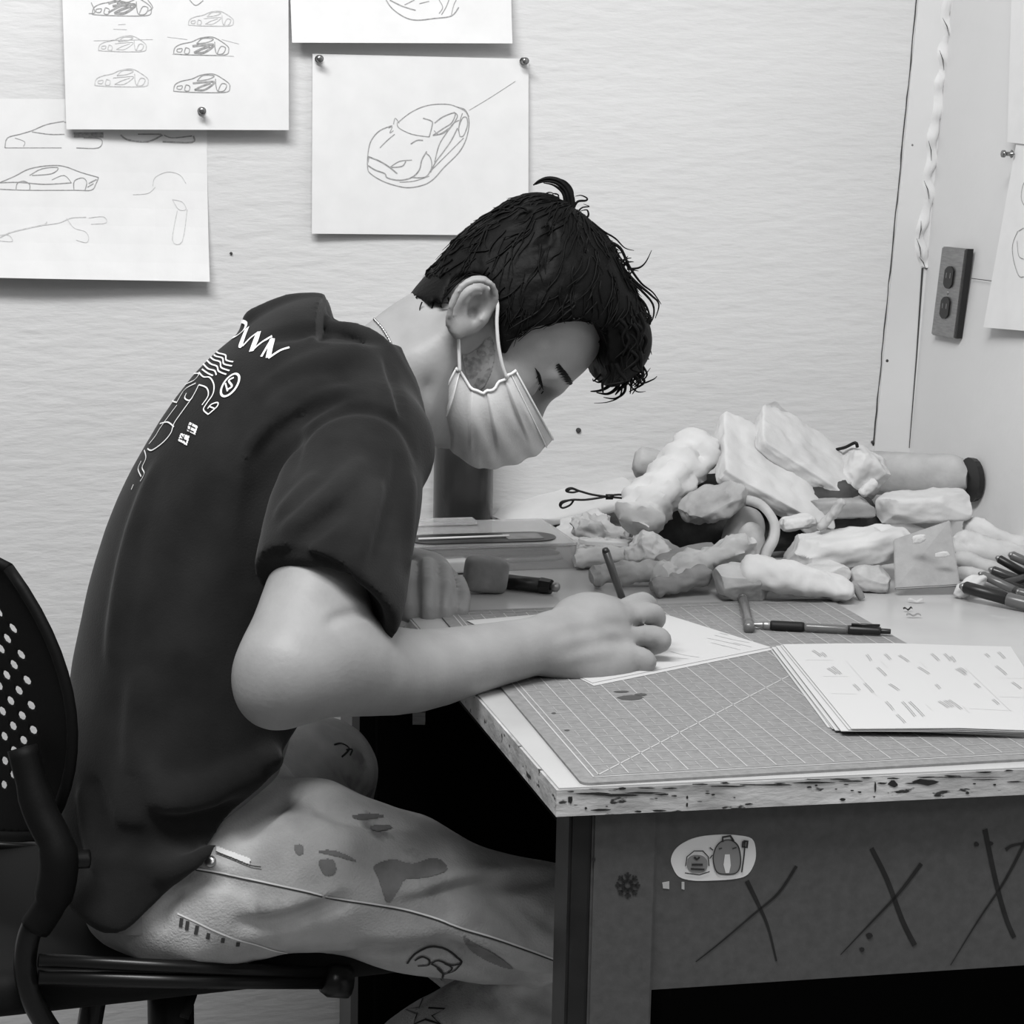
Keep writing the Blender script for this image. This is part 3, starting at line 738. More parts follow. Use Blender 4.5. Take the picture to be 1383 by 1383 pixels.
# arm joints
SH = W(500, 612, 1.79); EL = W(390, 905, 1.610); WR = W(742, 868, 1.80)
FS = TP[8]+LF*.17-UZ*.04; FE = W(500, 770, 2.26); FW = W(578, 778, 2.115)
def skin(T=None):
    fd = Field((-.52, 1.42, .52), (.22, 2.40, 1.32), .0031 if T else .006)
    def LH(pts, d, w):
        if T: fd.crease([hit(T, p[0], p[1], 0)[0] or W(p[0], p[1], 2.05) for p in smoothline(pts, 4)], d, w)
    fd.loft(TP[1:], TA[1:], TB[1:], [(a-.022, b-.02) for a, b in Tab[1:]], k=.02)
    fd.half(W(447, 470, 1.93), (.15, 0, 1), (W(425, 440, 1.93).x, 1.4, .9), (W(520, 500, 1.93).x, 2.36, 1.26), 0)
    # neck
    nb = W(538, 518, 1.925); nt = H(.012, -.030)
    fd.cap(nb, nt, .062, .052, k=.02)
    fd.cap(W(500, 540, 1.93), nb, .06, .06, k=.02)
    fd.cap(nb, W(568, 545, 1.93), .05, .036, k=.02)
    # near arm
    fd.cap(TP[8]+LF*-.06-UZ*.02, SH-UZ*.006, .045, .040, .02)
    fd.chain([SH-UZ*.006, SH.lerp(EL, .5), EL.lerp(SH, .15), EL], [.041, .046, .045, .043], .02)
    fa = [EL, W(475, 902, 1.652), W(560, 906, 1.70), W(650, 888, 1.75), WR]
    fd.chain(fa, [.0415, .0430, .0380, .0315, .0265], .02)
    fd.ell(W(364, 938, 1.605), (.020, .020, .022), k=.03)
    fd.ell(W(440, 872, 1.635), (.045, .03, .03), k=.03)
    LH([(440, 846), (452, 836), (468, 830), (484, 828), (500, 832)], .0085, .0042); LH([(470, 812), (500, 818), (530, 836)], -.003, .008)
    # near hand
    hx = (W(838, 858, 1.84)-WR).normalized()
    hb = Vector((0, -.78, .62)); hb = (hb-hx*hb.dot(hx)).normalized(); ha = hx.cross(hb).normalized()
    PK = [WR, W(775, 865, 1.815), W(812, 863, 1.832), W(836, 861, 1.845)]
    fd.loft(PK, [ha]*4, [hb]*4, [(.027, .021), (.035, .022), (.037, .021), (.032, .017)], k=.012)
    fd.ell(W(800, 835, 1.845), (.034, .028, .022), k=.02)       # thumb muscle and far side of the palm
    fd.chain([W(752, 882, 1.80), W(800, 898, 1.808), W(838, 896, 1.818)], [.020, .018, .012], .018)
    G = .0098
    fing = [[(838, 826, 1.862), (868, 813, 1.892), (878, 828, 1.905), (866, 846, 1.905)],
            [(840, 838, 1.848), (878, 828, 1.872), (886, 838, 1.880), (868, 852, 1.885)],
            [(838, 858, 1.836), (884, 859, 1.850), (893, 868, 1.852), (868, 877, 1.862)],
            [(834, 880, 1.822), (865, 888, 1.822), (873, 896, 1.822), (852, 906, 1.832)]]
    for q in fing:
        P = [W(*p) for p in q]
        fd.chain(P, [G*1.12, G*1.08, G, G*.88], .004)
    fd.chain([W(770, 838, 1.842), W(806, 820, 1.872), W(834, 822, 1.895), W(850, 838, 1.905)], [.017, .013, .0105, .009], .008)
    for k, (x, y, Y) in enumerate([(842, 820, 1.835), (846, 850, 1.815), (842, 874, 1.805)]): pass
    for a, b in (((800, 838, 1.83), (838, 846, 1.838)), ((800, 862, 1.812), (840, 868, 1.822))):
        fd.crease([W(*a), W(*b)], .0028, .006)
    for a, b, c in (((842, 846, 1.83), (862, 845, 1.85), (874, 848, 1.865)), ((842, 872, 1.822), (862, 878, 1.83), (874, 880, 1.845))):
        fd.crease([W(*a), W(*b), W(*c)], .005, .0038)
    # far arm and fist
    fd.cap(TP[8]+LF*.06, FS, .06, .055, .03)
    fd.chain([FS, FS.lerp(FE, .5), FE], [.05, .045, .04], .02)
    fd.chain([FE, FE.lerp(FW, .5), FW], [.04, .034, .028], .02)
    fd.ell(W(582, 790, 2.125), (.036, .034, .024), k=.008)
    f2 = [[(552, 768, 2.095), (550, 790, 2.055), (554, 828, 2.040), (562, 824, 2.075)], [(577, 765, 2.095), (577, 790, 2.050), (579, 830, 2.036), (584, 824, 2.075)],
          [(600, 772, 2.100), (602, 797, 2.055), (601, 831, 2.040), (602, 824, 2.075)], [(619, 786, 2.105), (624, 806, 2.065), (621, 829, 2.052), (617, 824, 2.085)]]
    for q, g in zip(f2, (.0112, .0112, .0106, .0092)):
        P = [W(*p) for p in q]
        fd.chain(P, [g*.95, g*1.08, g, g*.85], .0015)
    for q in ([(565, 758), (564, 785), (566, 810), (567, 838)], [(589, 762), (590, 790), (590, 815), (591, 838)], [(610, 774), (613, 800), (611, 820), (612, 838)]): LH(q, .007, .0028)
    fd.chain([W(552, 800, 2.11), W(538, 815, 2.07), W(532, 828, 2.045)], [.014, .012, .0105], .006)
    LH([(800, 836), (825, 842), (848, 845)], .003, .005); LH([(806, 862), (828, 866), (850, 869)], .003, .005); LH([(846, 815), (850, 822), (852, 830)], -.002, .004)
    LH([(895, 852), (888, 850), (880, 852)], .0012, .002)
    for q in ([(862, 820), (866, 827)], [(872, 850), (874, 866)], [(858, 878), (862, 896)]): LH(q, .0018, .0022)
    for q in ([(735, 850), (780, 842), (830, 838)], [(745, 872), (790, 862), (832, 858)], [(760, 892), (800, 884), (832, 880)]): LH(q, -.0022, .0045)
    # head
    e = lambda f, u, l, r, k=.012, op='add': fd.ell(H(f, u, l), sc(*r), HM, k*HS, op)
    e(.024, .052, 0, (.084, .083, .072), .01)
    e(.052, .052, 0, (.060, .062, .060), .02)
    e(.090, .034, 0, (.028, .017, .050), .014)
    e(.056, -.008, 0, (.058, .06, .057), .02)
    e(.078, -.040, 0, (.036, .040, .036), .02)
    for s in (-1, 1):
        e(.070, -.006, .040*s, (.026, .020, .018), .015)
        fd.cap(H(.004, -.015, .055*s), H(.012, -.062, .050*s), .016*HS, .016*HS, .02)
        fd.cap(H(.012, -.062, .050*s), H(.076, -.074, .012*s), .016*HS, .016*HS, .02)
    e(.072, -.045, 0, (.042, .036, .040), .02)
    e(.086, -.074, 0, (.018, .014, .020), .012)
    e(.01, -.05, 0, (.045, .045, .045), .02)
    fd.cap(H(.106, .026, 0), H(.138, -.018, 0), .0095*HS, .013*HS, .012)
    for s in (-1, 1): e(.124, -.026, .013*s, (.012, .009, .008), .008)
    e(.118, -.058, 0, (.012, .014, .022), .008)
    for s in (-1, 1):
        e(.108, .014, .034*s, (.016, .0125, .021), .010, 'sub')
        e(.086, .010, .033*s, (.0135, .0125, .014), .003)
        fd.cap(H(.099, .033, .014*s), H(.090, .036, .050*s), .006*HS, .005*HS, .008)
    fd.crease([HPX(724, 498, .04), HPX(730, 512, .04), HPX(736, 524, .03)], .003, .0025)
    # ear (both sides mirrored from pixel outline on the near side)
    def mir(P):
        v = Vector(P)-HO; return Vector(P)-Hl*2*v.dot(Hl)
    rim = [(618, 452, .079), (607, 440, .082), (607, 424, .087), (613, 405, .091), (622, 389, .093), (635, 380, .093), (651, 379, .091), (664, 385, .087), (669, 398, .082), (668, 412, .078), (658, 422, .073)]
    for side in (0, 1):
        g = (lambda P: P) if side == 0 else mir
        fd.ell(g(HPX(637, 413, .074)), sc(.030, .021, .010), [((HPX(655, 378)-HPX(622, 445)).normalized())[:], (Hl.cross((HPX(655, 378)-HPX(622, 445)).normalized()))[:], Hl[:]], .006)
        fd.ell(g(HPX(646, 414, .084)), sc(.017, .0105, .008), [((HPX(655, 378)-HPX(622, 445)).normalized())[:], (Hl.cross((HPX(655, 378)-HPX(622, 445)).normalized()))[:], Hl[:]], .003, 'sub')
        P = [g(HPX(x, y, l)) for x, y, l in rim]
        fd.chain(P, [.0052]+[.0037]*9+[.003], .002)
        fd.chain([g(HPX(x, y, l)) for x, y, l in ((650, 396, .084), (638, 396, .084), (629, 408, .083), (628, 420, .081), (634, 430, .079))], [.003, .0034, .0036, .003, .0026], .003)
        fd.ell(g(HPX(621, 439, .079)), sc(.011, .010, .0065), HM, .004)
        fd.ell(g(HPX(641, 424, .080)), sc(.007, .006, .010), HM, .003, 'sub')
        fd.ell(g(HPX(649, 431, .077)), sc(.005, .006, .006), HM, .004)
    # sternomastoid line of the neck
    fd.crease([HPX(612, 470, .055), W(598, 505, 1.875), W(582, 545, 1.875), W(574, 590, 1.875)], -.004, .008)
    fd.crease([HPX(578, 455, .05), W(576, 500, 1.870), W(574, 560, 1.872)], .004, .006)
    return fd.build('body', M_skin, person)
def prelim(fn):
    o = fn(); T = bvh(o); me = o.data; bpy.data.objects.remove(o); bpy.data.meshes.remove(me); return T
BODY = skin(prelim(skin))

# ---------------------------------------------------------------- t-shirt
def shirt(T=None):
    fd = Field((-.56, 1.40, .50), (.14, 2.36, 1.26), .0038 if T else .009)
    fd.loft(TP, TA, TB, Tab, k=.02)
    nb = W(498, 520, 1.93)
    fd.cap(TP[8]-UZ*.02, W(505, 540, 1.925), .066, .060, .02)
    # shoulders
    fd.cap(TP[8]-LF*.05-UZ*.02, W(500, 604, 1.80), .072, .060, .03)
    fd.cap(TP[8]+LF*.05-UZ*.02, FS, .072, .062, .03)
    # near sleeve
    S0, S1, S2, S3 = W(488, 598, 1.80), W(470, 660, 1.745), W(455, 730, 1.69), W(440, 812, 1.645)
    ax = (S3-S0).normalized(); sa = (W(560, 730, 1.69)-W(360, 700, 1.69)); sa = (sa-ax*sa.dot(ax)).normalized(); sb = ax.cross(sa).normalized()
    fd.loft([S0, S1, S2, S3], [sa]*4, [sb]*4, [(.060, .060), (.066, .060), (.067, .057), (.068, .054)], k=.012)
    # far sleeve
    fd.chain([FS, FS.lerp(FE, .7)], [.066, .060], .02)
    # cut the near sleeve at its hem and hollow it
    hem_c = W(430, 812, 1.64); hn = ax-sa*.30; hn.normalize()
    fd.half(W(425, 795, 1.645), hn, np.array(hem_c)-.12, np.array(hem_c)+.085+np.array([0, 0, 0]), 0)
    fd.loft([S3+ax*.022, S3+ax*.06], [sa]*2, [sb]*2, [(.057, .046), (.061, .048)], k=.003, op='sub')
    # the yoke drops behind the collar peak
    fd.half(W(447, 447, 1.93), (.12, 0, 1), (W(447, 440, 1.93).x, 1.4, .9), (.14, 2.36, 1.26), 0)
    # neck hole
    n1 = (H(.012, -.030)-W(538, 518, 1.925)).normalized()
    fd.cap(W(540, 522, 1.925)-n1*.01, W(540, 522, 1.925)+n1*.2, .062, .085, .004, 'sub')
    # collar band standing off the nape
    col = [W(428, 412, 1.925), W(446, 440, 1.89), W(478, 447, 1.868), W(510, 462, 1.856), (W(538, 505, 1.85)), W(560, 555, 1.855), W(574, 598, 1.875)]
    fd.chain([W(345, 432, 1.925), W(390, 413, 1.925), W(424, 409, 1.925)], [.012, .010, .006], .02)
    fd.chain(col, [.0055, .007, .0075, .0075, .007, .0065, .006], .006)
    fd.chain([W(428, 412, 1.925), W(455, 446, 1.985), W(530, 490, 2.01), W(575, 565, 2.0)], [.006, .007, .007, .006], .008)
    fd.crease([p+Vector((-.008, -.004, -.006)) for p in col[1:]], .0028, .0042)
    cr = fd.crease
    def L(pts, d, w):
        if T: cr([hit(T, p[0], p[1], 0)[0] or W(*p) for p in smoothline(pts, 3)], d*2.5, w)
    # armhole seam and the deep fold below it
    L([(398, 640, 1.73), (405, 600, 1.725), (430, 570, 1.72), (470, 553, 1.725), (512, 556, 1.735), (545, 580, 1.745), (562, 625, 1.76)], .005, .005)
    L([(350, 800, 1.72), (345, 730, 1.73), (352, 670, 1.735), (375, 620, 1.735), (410, 580, 1.73)], .016, .011)
    L([(372, 650, 1.74), (345, 625, 1.75), (368, 590, 1.74), (420, 555, 1.735), (470, 535, 1.74)], .006, .008)
    L([(330, 640, 1.77), (345, 600, 1.765), (385, 560, 1.755), (430, 535, 1.75), (480, 528, 1.755)], -.006, .008)
    L([(360, 560, 1.78), (400, 530, 1.77), (450, 515, 1.775)], -.005, .008)
    L([(350, 590, 1.78), (390, 552, 1.77), (440, 525, 1.765)], .005, .006)
    # sleeve folds
    L([(380, 720, 1.64), (420, 690, 1.66), (460, 655, 1.68), (490, 620, 1.70)], -.008, .007)
    L([(390, 740, 1.64), (430, 712, 1.65), (470, 680, 1.67)], .006, .007)
    L([(372, 700, 1.65), (400, 670, 1.67), (430, 640, 1.69)], -.004, .006)
    L([(500, 780, 1.63), (520, 720, 1.66), (535, 660, 1.70), (540, 610, 1.73)], .006, .008)
    L([(548, 770, 1.66), (552, 700, 1.70), (556, 640, 1.73)], -.006, .006)
    L([(480, 760, 1.61), (500, 700, 1.65), (515, 650, 1.69)], -.004, .006)
    L([(352, 752, 1.66), (385, 744, 1.62), (430, 752, 1.60), (470, 775, 1.60), (500, 812, 1.62), (512, 840, 1.64)], .0030, .0035)
    # back and side folds
    L([(215, 620, 1.86), (180, 720, 1.84), (160, 820, 1.80), (150, 900, 1.78)], -.006, .010)
    L([(190, 900, 1.73), (185, 980, 1.72), (180, 1050, 1.72)], -.005, .012)
    L([(300, 640, 1.76), (250, 760, 1.74), (230, 880, 1.73)], .004, .02)
    L([(430, 990, 1.78), (380, 1025, 1.74), (320, 1055, 1.72), (250, 1080, 1.71), (200, 1075, 1.72)], -.014, .014)
    L([(400, 1045, 1.76), (330, 1090, 1.73), (250, 1115, 1.71), (190, 1110, 1.72)], .010, .014)
    L([(330, 1130, 1.73), (260, 1165, 1.71), (200, 1180, 1.72)], -.009, .012)
    L([(270, 1140, 1.71), (200, 1140, 1.71), (140, 1130, 1.74)], .013, .010)
    L([(180, 1000, 1.72), (210, 1060, 1.71), (240, 1090, 1.71)], -.005, .01)
    L([(110, 1060, 1.76), (120, 1120, 1.75), (135, 1180, 1.75)], -.006, .008)
    L([(122, 1050, 1.75), (140, 1110, 1.74), (150, 1160, 1.74)], .006, .008)
    L([(500, 470, 1.84), (460, 480, 1.83), (400, 500, 1.83), (340, 540, 1.82)], -.004, .010)
    L([(450, 455, 1.87), (400, 450, 1.88), (340, 460, 1.88)], .004, .008)
    L([(520, 480, 1.84), (535, 530, 1.81), (545, 570, 1.79)], .004, .004)
    L([(508, 480, 1.84), (522, 530, 1.81), (533, 565, 1.79)], -.004, .004)
    fd.ripple(.0036, 42, 2, 7); fd.ripple(.0010, 110, 12, 6)
    # lower hem line, rising towards the belly
    a, b = W(172, 1232, 1.74), W(428, 985, 1.78); n = (b-a).cross(LF)
    if n.dot(Vector((1, 0, -1))) < 0: n = -n
    mid = (a+b)/2
    fd.half(a, n, (-.6, 1.4, .45), (.1, 2.4, .82), .004)
    fd.half(W(150, 1236, 1.78), (-.25, 0, -1), (-.6, 1.4, .45), (.1, 2.4, .70), .03)
    return fd.build('t_shirt', M_shirt, person)
SHIRT = shirt(prelim(shirt))
TS = bvh(SHIRT)
# ---------------------------------------------------------------- jeans
def jeans(T=None):
    fd = Field((-.52, 1.50, .06), (.30, 2.36, .92), .0042 if T else .010)
    fd.loft([W(225, 1205, 1.88), W(245, 1170, 1.88), W(300, 1120, 1.89)], [TA[1]]*3, [LF]*3, [(.075, .12), (.095, .15), (.085, .145)], k=.02)
    thigh = [W(240, 1222, 1.775), W(315, 1208, 1.78), W(440, 1180, 1.80), (W(600, 1226, 1.855)), W(760, 1252, 1.915), W(835, 1262, 1.945)]
    fd.chain(thigh, [.052, .066, .077, .071, .062, .060], .03)
    fd.cap(W(420, 1120, 1.84), W(520, 1165, 1.86), .048, .045, .04)
    fd.chain([W(835, 1262, 1.945), W(760, 1338, 1.95), W(640, 1392, 1.95), W(540, 1458, 1.97), W(490, 1560, 1.99), W(470, 1625, 1.99)], [.060, .058, .058, .054, .050, .052], .008)
    # far leg
    fd.chain([W(260, 1190, 1.99), W(380, 1080, 2.02), W(428, 1045, 2.07), W(440, 1045, 2.13)], [.08, .075, .064, .058], .03)
    fd.chain([W(440, 1050, 2.13), W(470, 1170, 2.12), W(620, 1290, 2.12), W(720, 1400, 2.11), W(730, 1570, 2.11)], [.052, .048, .045, .045, .050], .02)
    def L(pts, d, w):
        if T: fd.crease([hit(T, p[0], p[1], 0)[0] or W(*p) for p in smoothline(pts, 3)], d*2.6, w)
    L([(520, 1232, 1.79), (600, 1200, 1.81), (680, 1190, 1.84), (762, 1182, 1.87)], .008, .009)
    L([(540, 1215, 1.79), (620, 1186, 1.81), (700, 1178, 1.84)], -.007, .008)
    L([(310, 1252, 1.72), (380, 1240, 1.72), (440, 1222, 1.73), (480, 1215, 1.74)], .008, .008)
    L([(330, 1235, 1.72), (400, 1222, 1.72), (460, 1205, 1.73)], -.005, .007)
    L([(480, 1262, 1.75), (560, 1258, 1.77), (640, 1240, 1.80)], -.005, .009)
    L([(440, 1290, 1.76), (520, 1286, 1.78), (600, 1278, 1.80), (700, 1300, 1.86)], .008, .007)
    L([(600, 1255, 1.79), (680, 1285, 1.83), (762, 1320, 1.88)], -.006, .008)
    L([(620, 1290, 1.81), (690, 1318, 1.85), (762, 1315, 1.88)], .007, .006)
    L([(650, 1330, 1.86), (710, 1330, 1.87), (762, 1312, 1.88)], -.007, .006)
    L([(660, 1215, 1.82), (700, 1240, 1.84), (730, 1280, 1.86)], .005, .006)
    L([(690, 1215, 1.84), (730, 1240, 1.86), (762, 1262, 1.88)], .005, .005)
    L([(240, 1180, 1.71), (300, 1190, 1.70), (345, 1205, 1.70)], .005, .006)
    L([(215, 1260, 1.73), (222, 1225, 1.72), (245, 1200, 1.71)], .006, .006)
    L([(420, 1065, 1.80), (440, 1095, 1.79), (500, 1110, 1.80), (560, 1118, 1.82)], .006, .007)
    L([(410, 1060, 1.80), (360, 1100, 1.77), (320, 1130, 1.76)], .008, .008)
    L([(655, 1345, 1.90), (680, 1365, 1.90), (700, 1380, 1.90)], .005, .006)
    L([(700, 1340, 1.90), (730, 1358, 1.90), (762, 1372, 1.90)], .006, .006)
    L([(440, 1020, 1.98), (470, 1050, 2.0), (500, 1078, 2.05)], .006, .006)
    fd.ripple(.0045, 55, 7, 7); fd.ripple(.0016, 130, 17, 6)
    return fd.build('jeans', M_jean, person)
M_shoe = mat('dark_shoe', .02, .7); M_sole = mat('shoe_sole', .45, .7)
for c in (W(470, 1640, 1.99), W(730, 1600, 2.11)):
    fd = Field((c.x-.12, c.y-.14, -.005), (c.x+.26, c.y+.20, .16), .005); g = Vector((c.x, c.y, 0))
    fd.cap(g+UZ*.055-F*.01, g+UZ*.045+F*.17, .042, .036, .02); fd.cap(g+UZ*.11, g+UZ*.06, .040, .042, .02); fd.half(g+UZ*.012, -UZ, fd.lo, fd.lo+fd.h*fd.n)
    sh_ = fd.build('shoe', M_shoe, person)
    bm = bmesh.new(); rg = []
    for k in range(24):
        a_ = 2*PI*k/24; rg.append(g+F*(.075+.130*math.cos(a_))+LF*(.043*math.sin(a_))+UZ*.001)
    prism(bm, rg, [q+UZ*.016 for q in rg]); bobj('sole', bm, M_sole, sh_)
JEANS = jeans(prelim(jeans))
TJ = bvh(JEANS)
bm = bmesh.new()
def jc(u, v): return 240+u/2.47, 940+v/2.47
stroke_on(bm, TJ, [jc(*q) for q in ((60, 575), (140, 588), (250, 612), (415, 648), (520, 672), (635, 690), (740, 708), (850, 738), (950, 775), (1060, 808), (1180, 850), (1290, 890))], 2.2)
bobj('side_seam', bm, M_seam, JEANS)
bm = bmesh.new()
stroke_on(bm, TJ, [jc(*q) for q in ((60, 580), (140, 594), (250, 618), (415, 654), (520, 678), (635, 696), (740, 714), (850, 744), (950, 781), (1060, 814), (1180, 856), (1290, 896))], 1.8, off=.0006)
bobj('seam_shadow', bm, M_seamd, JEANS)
bm = bmesh.new(); stroke_on(bm, TJ, [jc(*q) for q in ((0, 725), (60, 752), (130, 785), (200, 812), (260, 828), (330, 850), (410, 862))], 2.4); bobj('back_pocket_edge', bm, M_seam, JEANS)
bm = bmesh.new()
for q in (((10, 770), (14, 740)), ((30, 780), (34, 750)), ((60, 795), (66, 765)), ((100, 810), (104, 790)), ((150, 822), (152, 806)), ((200, 834), (202, 820))): stroke_on(bm, TJ, [jc(*p) for p in q], 5, sub=1)
bobj('pocket_stitching', bm, M_seamd, JEANS)
bm = bmesh.new(); patch_on(bm, TJ, [jc(*q) for q in ((130, 503), (245, 545), (240, 564), (128, 520))], .002, 1.5); bobj('pocket_tab', bm, M_seam, JEANS)
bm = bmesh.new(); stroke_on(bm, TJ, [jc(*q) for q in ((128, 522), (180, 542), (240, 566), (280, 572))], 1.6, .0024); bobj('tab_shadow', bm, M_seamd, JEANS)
bm = bmesh.new(); p, n = hit(TJ, *jc(110, 553), off=.001)
if p is not None:
    tube(bm, [p-n*.002, p+n*.0015, p+n*.0025], [.0055, .0055, .003], 14)
bobj('rivet', bm, M_chain, JEANS, True)
bm = bmesh.new()   # pen doodles on the jeans
for w_, l in [(3, [(765, 890), (790, 860), (840, 835), (890, 842), (930, 870), (945, 888), (910, 895), (870, 880), (845, 890)]), (3, [(790, 880), (815, 868), (838, 878), (835, 895), (800, 898)]), (3, [(845, 890), (870, 905), (885, 925), (880, 945)]), (2.6, [(890, 890), (915, 905), (890, 925), (865, 905)]), (2.6, [(945, 890), (920, 915), (885, 925)])]:
    stroke_on(bm, TJ, [jc(*p) for p in l], w_, .0012)
bobj('pen_doodle', bm, M_dark, JEANS)
bm = bmesh.new()
star = [jc(*p) for p in ((820, 1010), (838, 1042), (893, 1045), (850, 1068), (880, 1096), (828, 1080), (790, 1096), (800, 1062), (763, 1048), (808, 1040))]
stroke_on(bm, TJ, star+[star[0]], 3.2, .0012, sub=1)
bobj('pen_star', bm, M_dark, JEANS)
bm = bmesh.new()
for l in [[(520, 165), (545, 160), (570, 178), (545, 205)], [(560, 182), (580, 180), (572, 200)]]: stroke_on(bm, TJ, [jc(*p) for p in l], 2.6, .0012)
bobj('pen_doodle', bm, M_dark, JEANS)
M_stain = mat('denim_stain', .20, .9, var=.25, vscale=40)
for poly in ([(655, 565), (720, 545), (780, 560), (860, 540), (900, 580), (830, 605), (760, 610), (740, 640), (700, 690), (680, 640), (665, 600)], [(470, 550), (520, 548), (526, 590), (490, 597)], [(390, 500), (415, 498), (418, 525), (396, 528)], [(950, 800), (1000, 830), (1060, 860), (1120, 910), (1050, 890), (980, 850)], [(580, 400), (640, 392), (690, 402), (640, 410), (600, 412)], [(640, 435), (700, 430), (712, 444), (660, 452)], [(465, 520), (520, 515), (580, 540), (590, 552), (530, 535)]):
    bm = bmesh.new(); patch_on(bm, TJ, [jc(*p) for p in smoothline(poly, 3, True)], .0008, 1.5); bobj('paint_stain', bm, M_stain, JEANS)
# ---------------------------------------------------------------- shirt print
def sp(u, v): return 60+u/2.3845, 380+v/2.3845
def printed(name, lines, w):
    bm = bmesh.new()
    for l in lines:
        ww = w
        if isinstance(l[0], (int, float)): ww, l = l[0], l[1:]
        stroke_on(bm, TS, [sp(*q) for q in l], ww, .0012, sub=5)
    return bobj(name, bm, M_white, SHIRT)
# O W N
printed('printed_lettering', [[5.2, (640, 130), (612, 142), (592, 165), (596, 184), (618, 180), (645, 158), (652, 138), (640, 130)],
  [7.5, (655, 152), (635, 205), (640, 212)], [3.5, (640, 212), (665, 185), (692, 165)], [7.5, (692, 165), (672, 218), (668, 228)], [3.5, (668, 228), (700, 200), (735, 178)],
  [3.5, (700, 245), (735, 185)], [7.5, (735, 188), (728, 220), (722, 248)], [3.5, (722, 250), (760, 225), (790, 215)]], 4)
hairl = [[(520+a, 235+b), (545+a, 245+b), (540+a, 262+b), (562+a, 275+b), (556+a, 292+b), (578+a, 300+b)] for a, b in ((0, 0), (12, -10), (24, -20), (-10, 12), (30, -34), (-4, 30))]
printed('printed_figure_hair', [[(548, 215), (560, 232), (585, 240), (588, 256), (610, 262)], [(538, 222), (552, 242), (576, 250), (580, 268), (606, 275)], [(528, 235), (546, 254), (568, 262), (572, 280), (598, 290)], [(520, 250), (538, 268), (558, 276), (564, 292), (588, 302)], [(514, 268), (530, 284), (550, 290), (556, 304)], [(510, 285), (528, 298), (545, 306)]], 2.2)
printed('printed_figure', [[(480, 300), (500, 300), (485, 320), (455, 335), (432, 355)], [(500, 295), (515, 310), (535, 312), (548, 335), (545, 365), (525, 395), (515, 415), (530, 430)],
  [(530, 430), (558, 405), (560, 392), (540, 398), (528, 412)], [(535, 405), (552, 412)], [(500, 335), (525, 345), (530, 370), (510, 400)], [(500, 335), (485, 365), (470, 385), (455, 378), (460, 362)], [(430, 390), (455, 350), (490, 330)], [(430, 360), (415, 385), (430, 392)],
  [(480, 375), (440, 430), (420, 460), (410, 490), (385, 520), (350, 545), (335, 540)], [(430, 400), (400, 440), (375, 475), (360, 500), (340, 525)], [(375, 460), (400, 455), (420, 470)], [(325, 545), (330, 570), (318, 600), (325, 620), (312, 645)], [(315, 580), (305, 605), (315, 630)], [(290, 655), (283, 672)]], 2.0)
el = [(600+ (42*math.cos(t))*math.cos(-.95)-(20*math.sin(t))*math.sin(-.95), 336+(42*math.cos(t))*math.sin(-.95)+(20*math.sin(t))*math.cos(-.95)) for t in [k*PI/8 for k in range(17)]]
printed('printed_disc', [[3.4]+el, [3.0, (612, 312), (596, 322), (606, 340), (588, 352)], [2.4, (585, 330), (592, 356)]], 3)
bm = bmesh.new()
for q in ([(470, 455), (497, 468), (488, 495), (462, 482)], [(442, 490), (470, 500), (462, 530), (434, 515)]): patch_on(bm, TS, [sp(*p) for p in q], .0012, 1)
lbl = bobj('printed_block', bm, M_white, SHIRT)
bm = bmesh.new()
for l in ([(470, 465), (490, 475)], [(465, 478), (485, 487)], [(480, 460), (470, 488)], [(445, 498), (460, 520)], [(455, 496), (450, 516)], [(440, 508), (462, 515)]): stroke_on(bm, TS, [sp(*p) for p in l], 1.4, .0018, sub=1)
bobj('printed_mark', bm, M_shirt, lbl)

# ---------------------------------------------------------------- hair
def fu(x, y, l=.0):      # pixel -> head plane coordinates at lateral l
    v = HPX(x, y, l)-HO; return (v.dot(Hf), v.dot(Hu))
def hair():
    lo, hi = np.array(H(.03, .06, 0))-.2, np.array(H(.03, .06, 0))+.2
    fd = Field(lo, hi, .0028)
    e = lambda f, u, l, r, k=.012, op='add': fd.ell(H(f, u, l), sc(*r), HM, k*HS, op)
    e(.031, .054, 0, (.093, .092, .083), .01)
    e(-.012, -.018, 0, (.028, .040, .052), .03)
    e(.030, .085, 0, (.085, .066, .078), .02)
    e(.085, .112, .0, (.046, .036, .058), .02)
    e(.108, .098, .01, (.034, .040, .050), .02)
    e(-.020, .100, .0, (.036, .036, .05), .02)
    face = [(822, 462), (806, 438), (780, 428), (752, 433), (722, 441), (703, 448), (692, 462), (684, 482), (677, 474), (673, 440), (671, 402), (660, 377), (645, 371), (624, 380), (610, 396), (603, 416), (594, 408), (588, 417), (578, 408), (570, 420), (556, 404), (540, 412), (480, 480), (560, 720), (900, 720), (860, 560), (830, 520)]
    pts = [fu(x, y, .07) for x, y in face]
    fd.poly(pts, HO, Hf, Hu, lo, hi, .004)
    rnd = random.Random(9)
    # locks pressed into the surface: grooves running from the whorl to the hairline
    wh = Vector((-.052, .125, .0))
    for i in range(70):
        a = rnd.uniform(0, 2*PI); pts = []
        th0 = rnd.uniform(.25, 1.4); ln = rnd.uniform(.4, .9)
        for j in range(7):
            pts.append(surf(th0+ln*j/6, a+.12*math.sin(j*1.3+i), 1.0))
        fd.crease(pts, rnd.uniform(.0015, .0045), rnd.uniform(.003, .005))
    return fd
HC = (.030, .056, 0); HR = (.098, .093, .084)
WA = Vector((-.55, .83, .08)).normalized()         # direction of the whorl in head axes
WB = WA.cross(Vector((0, 0, 1))).normalized(); WC = WA.cross(WB)
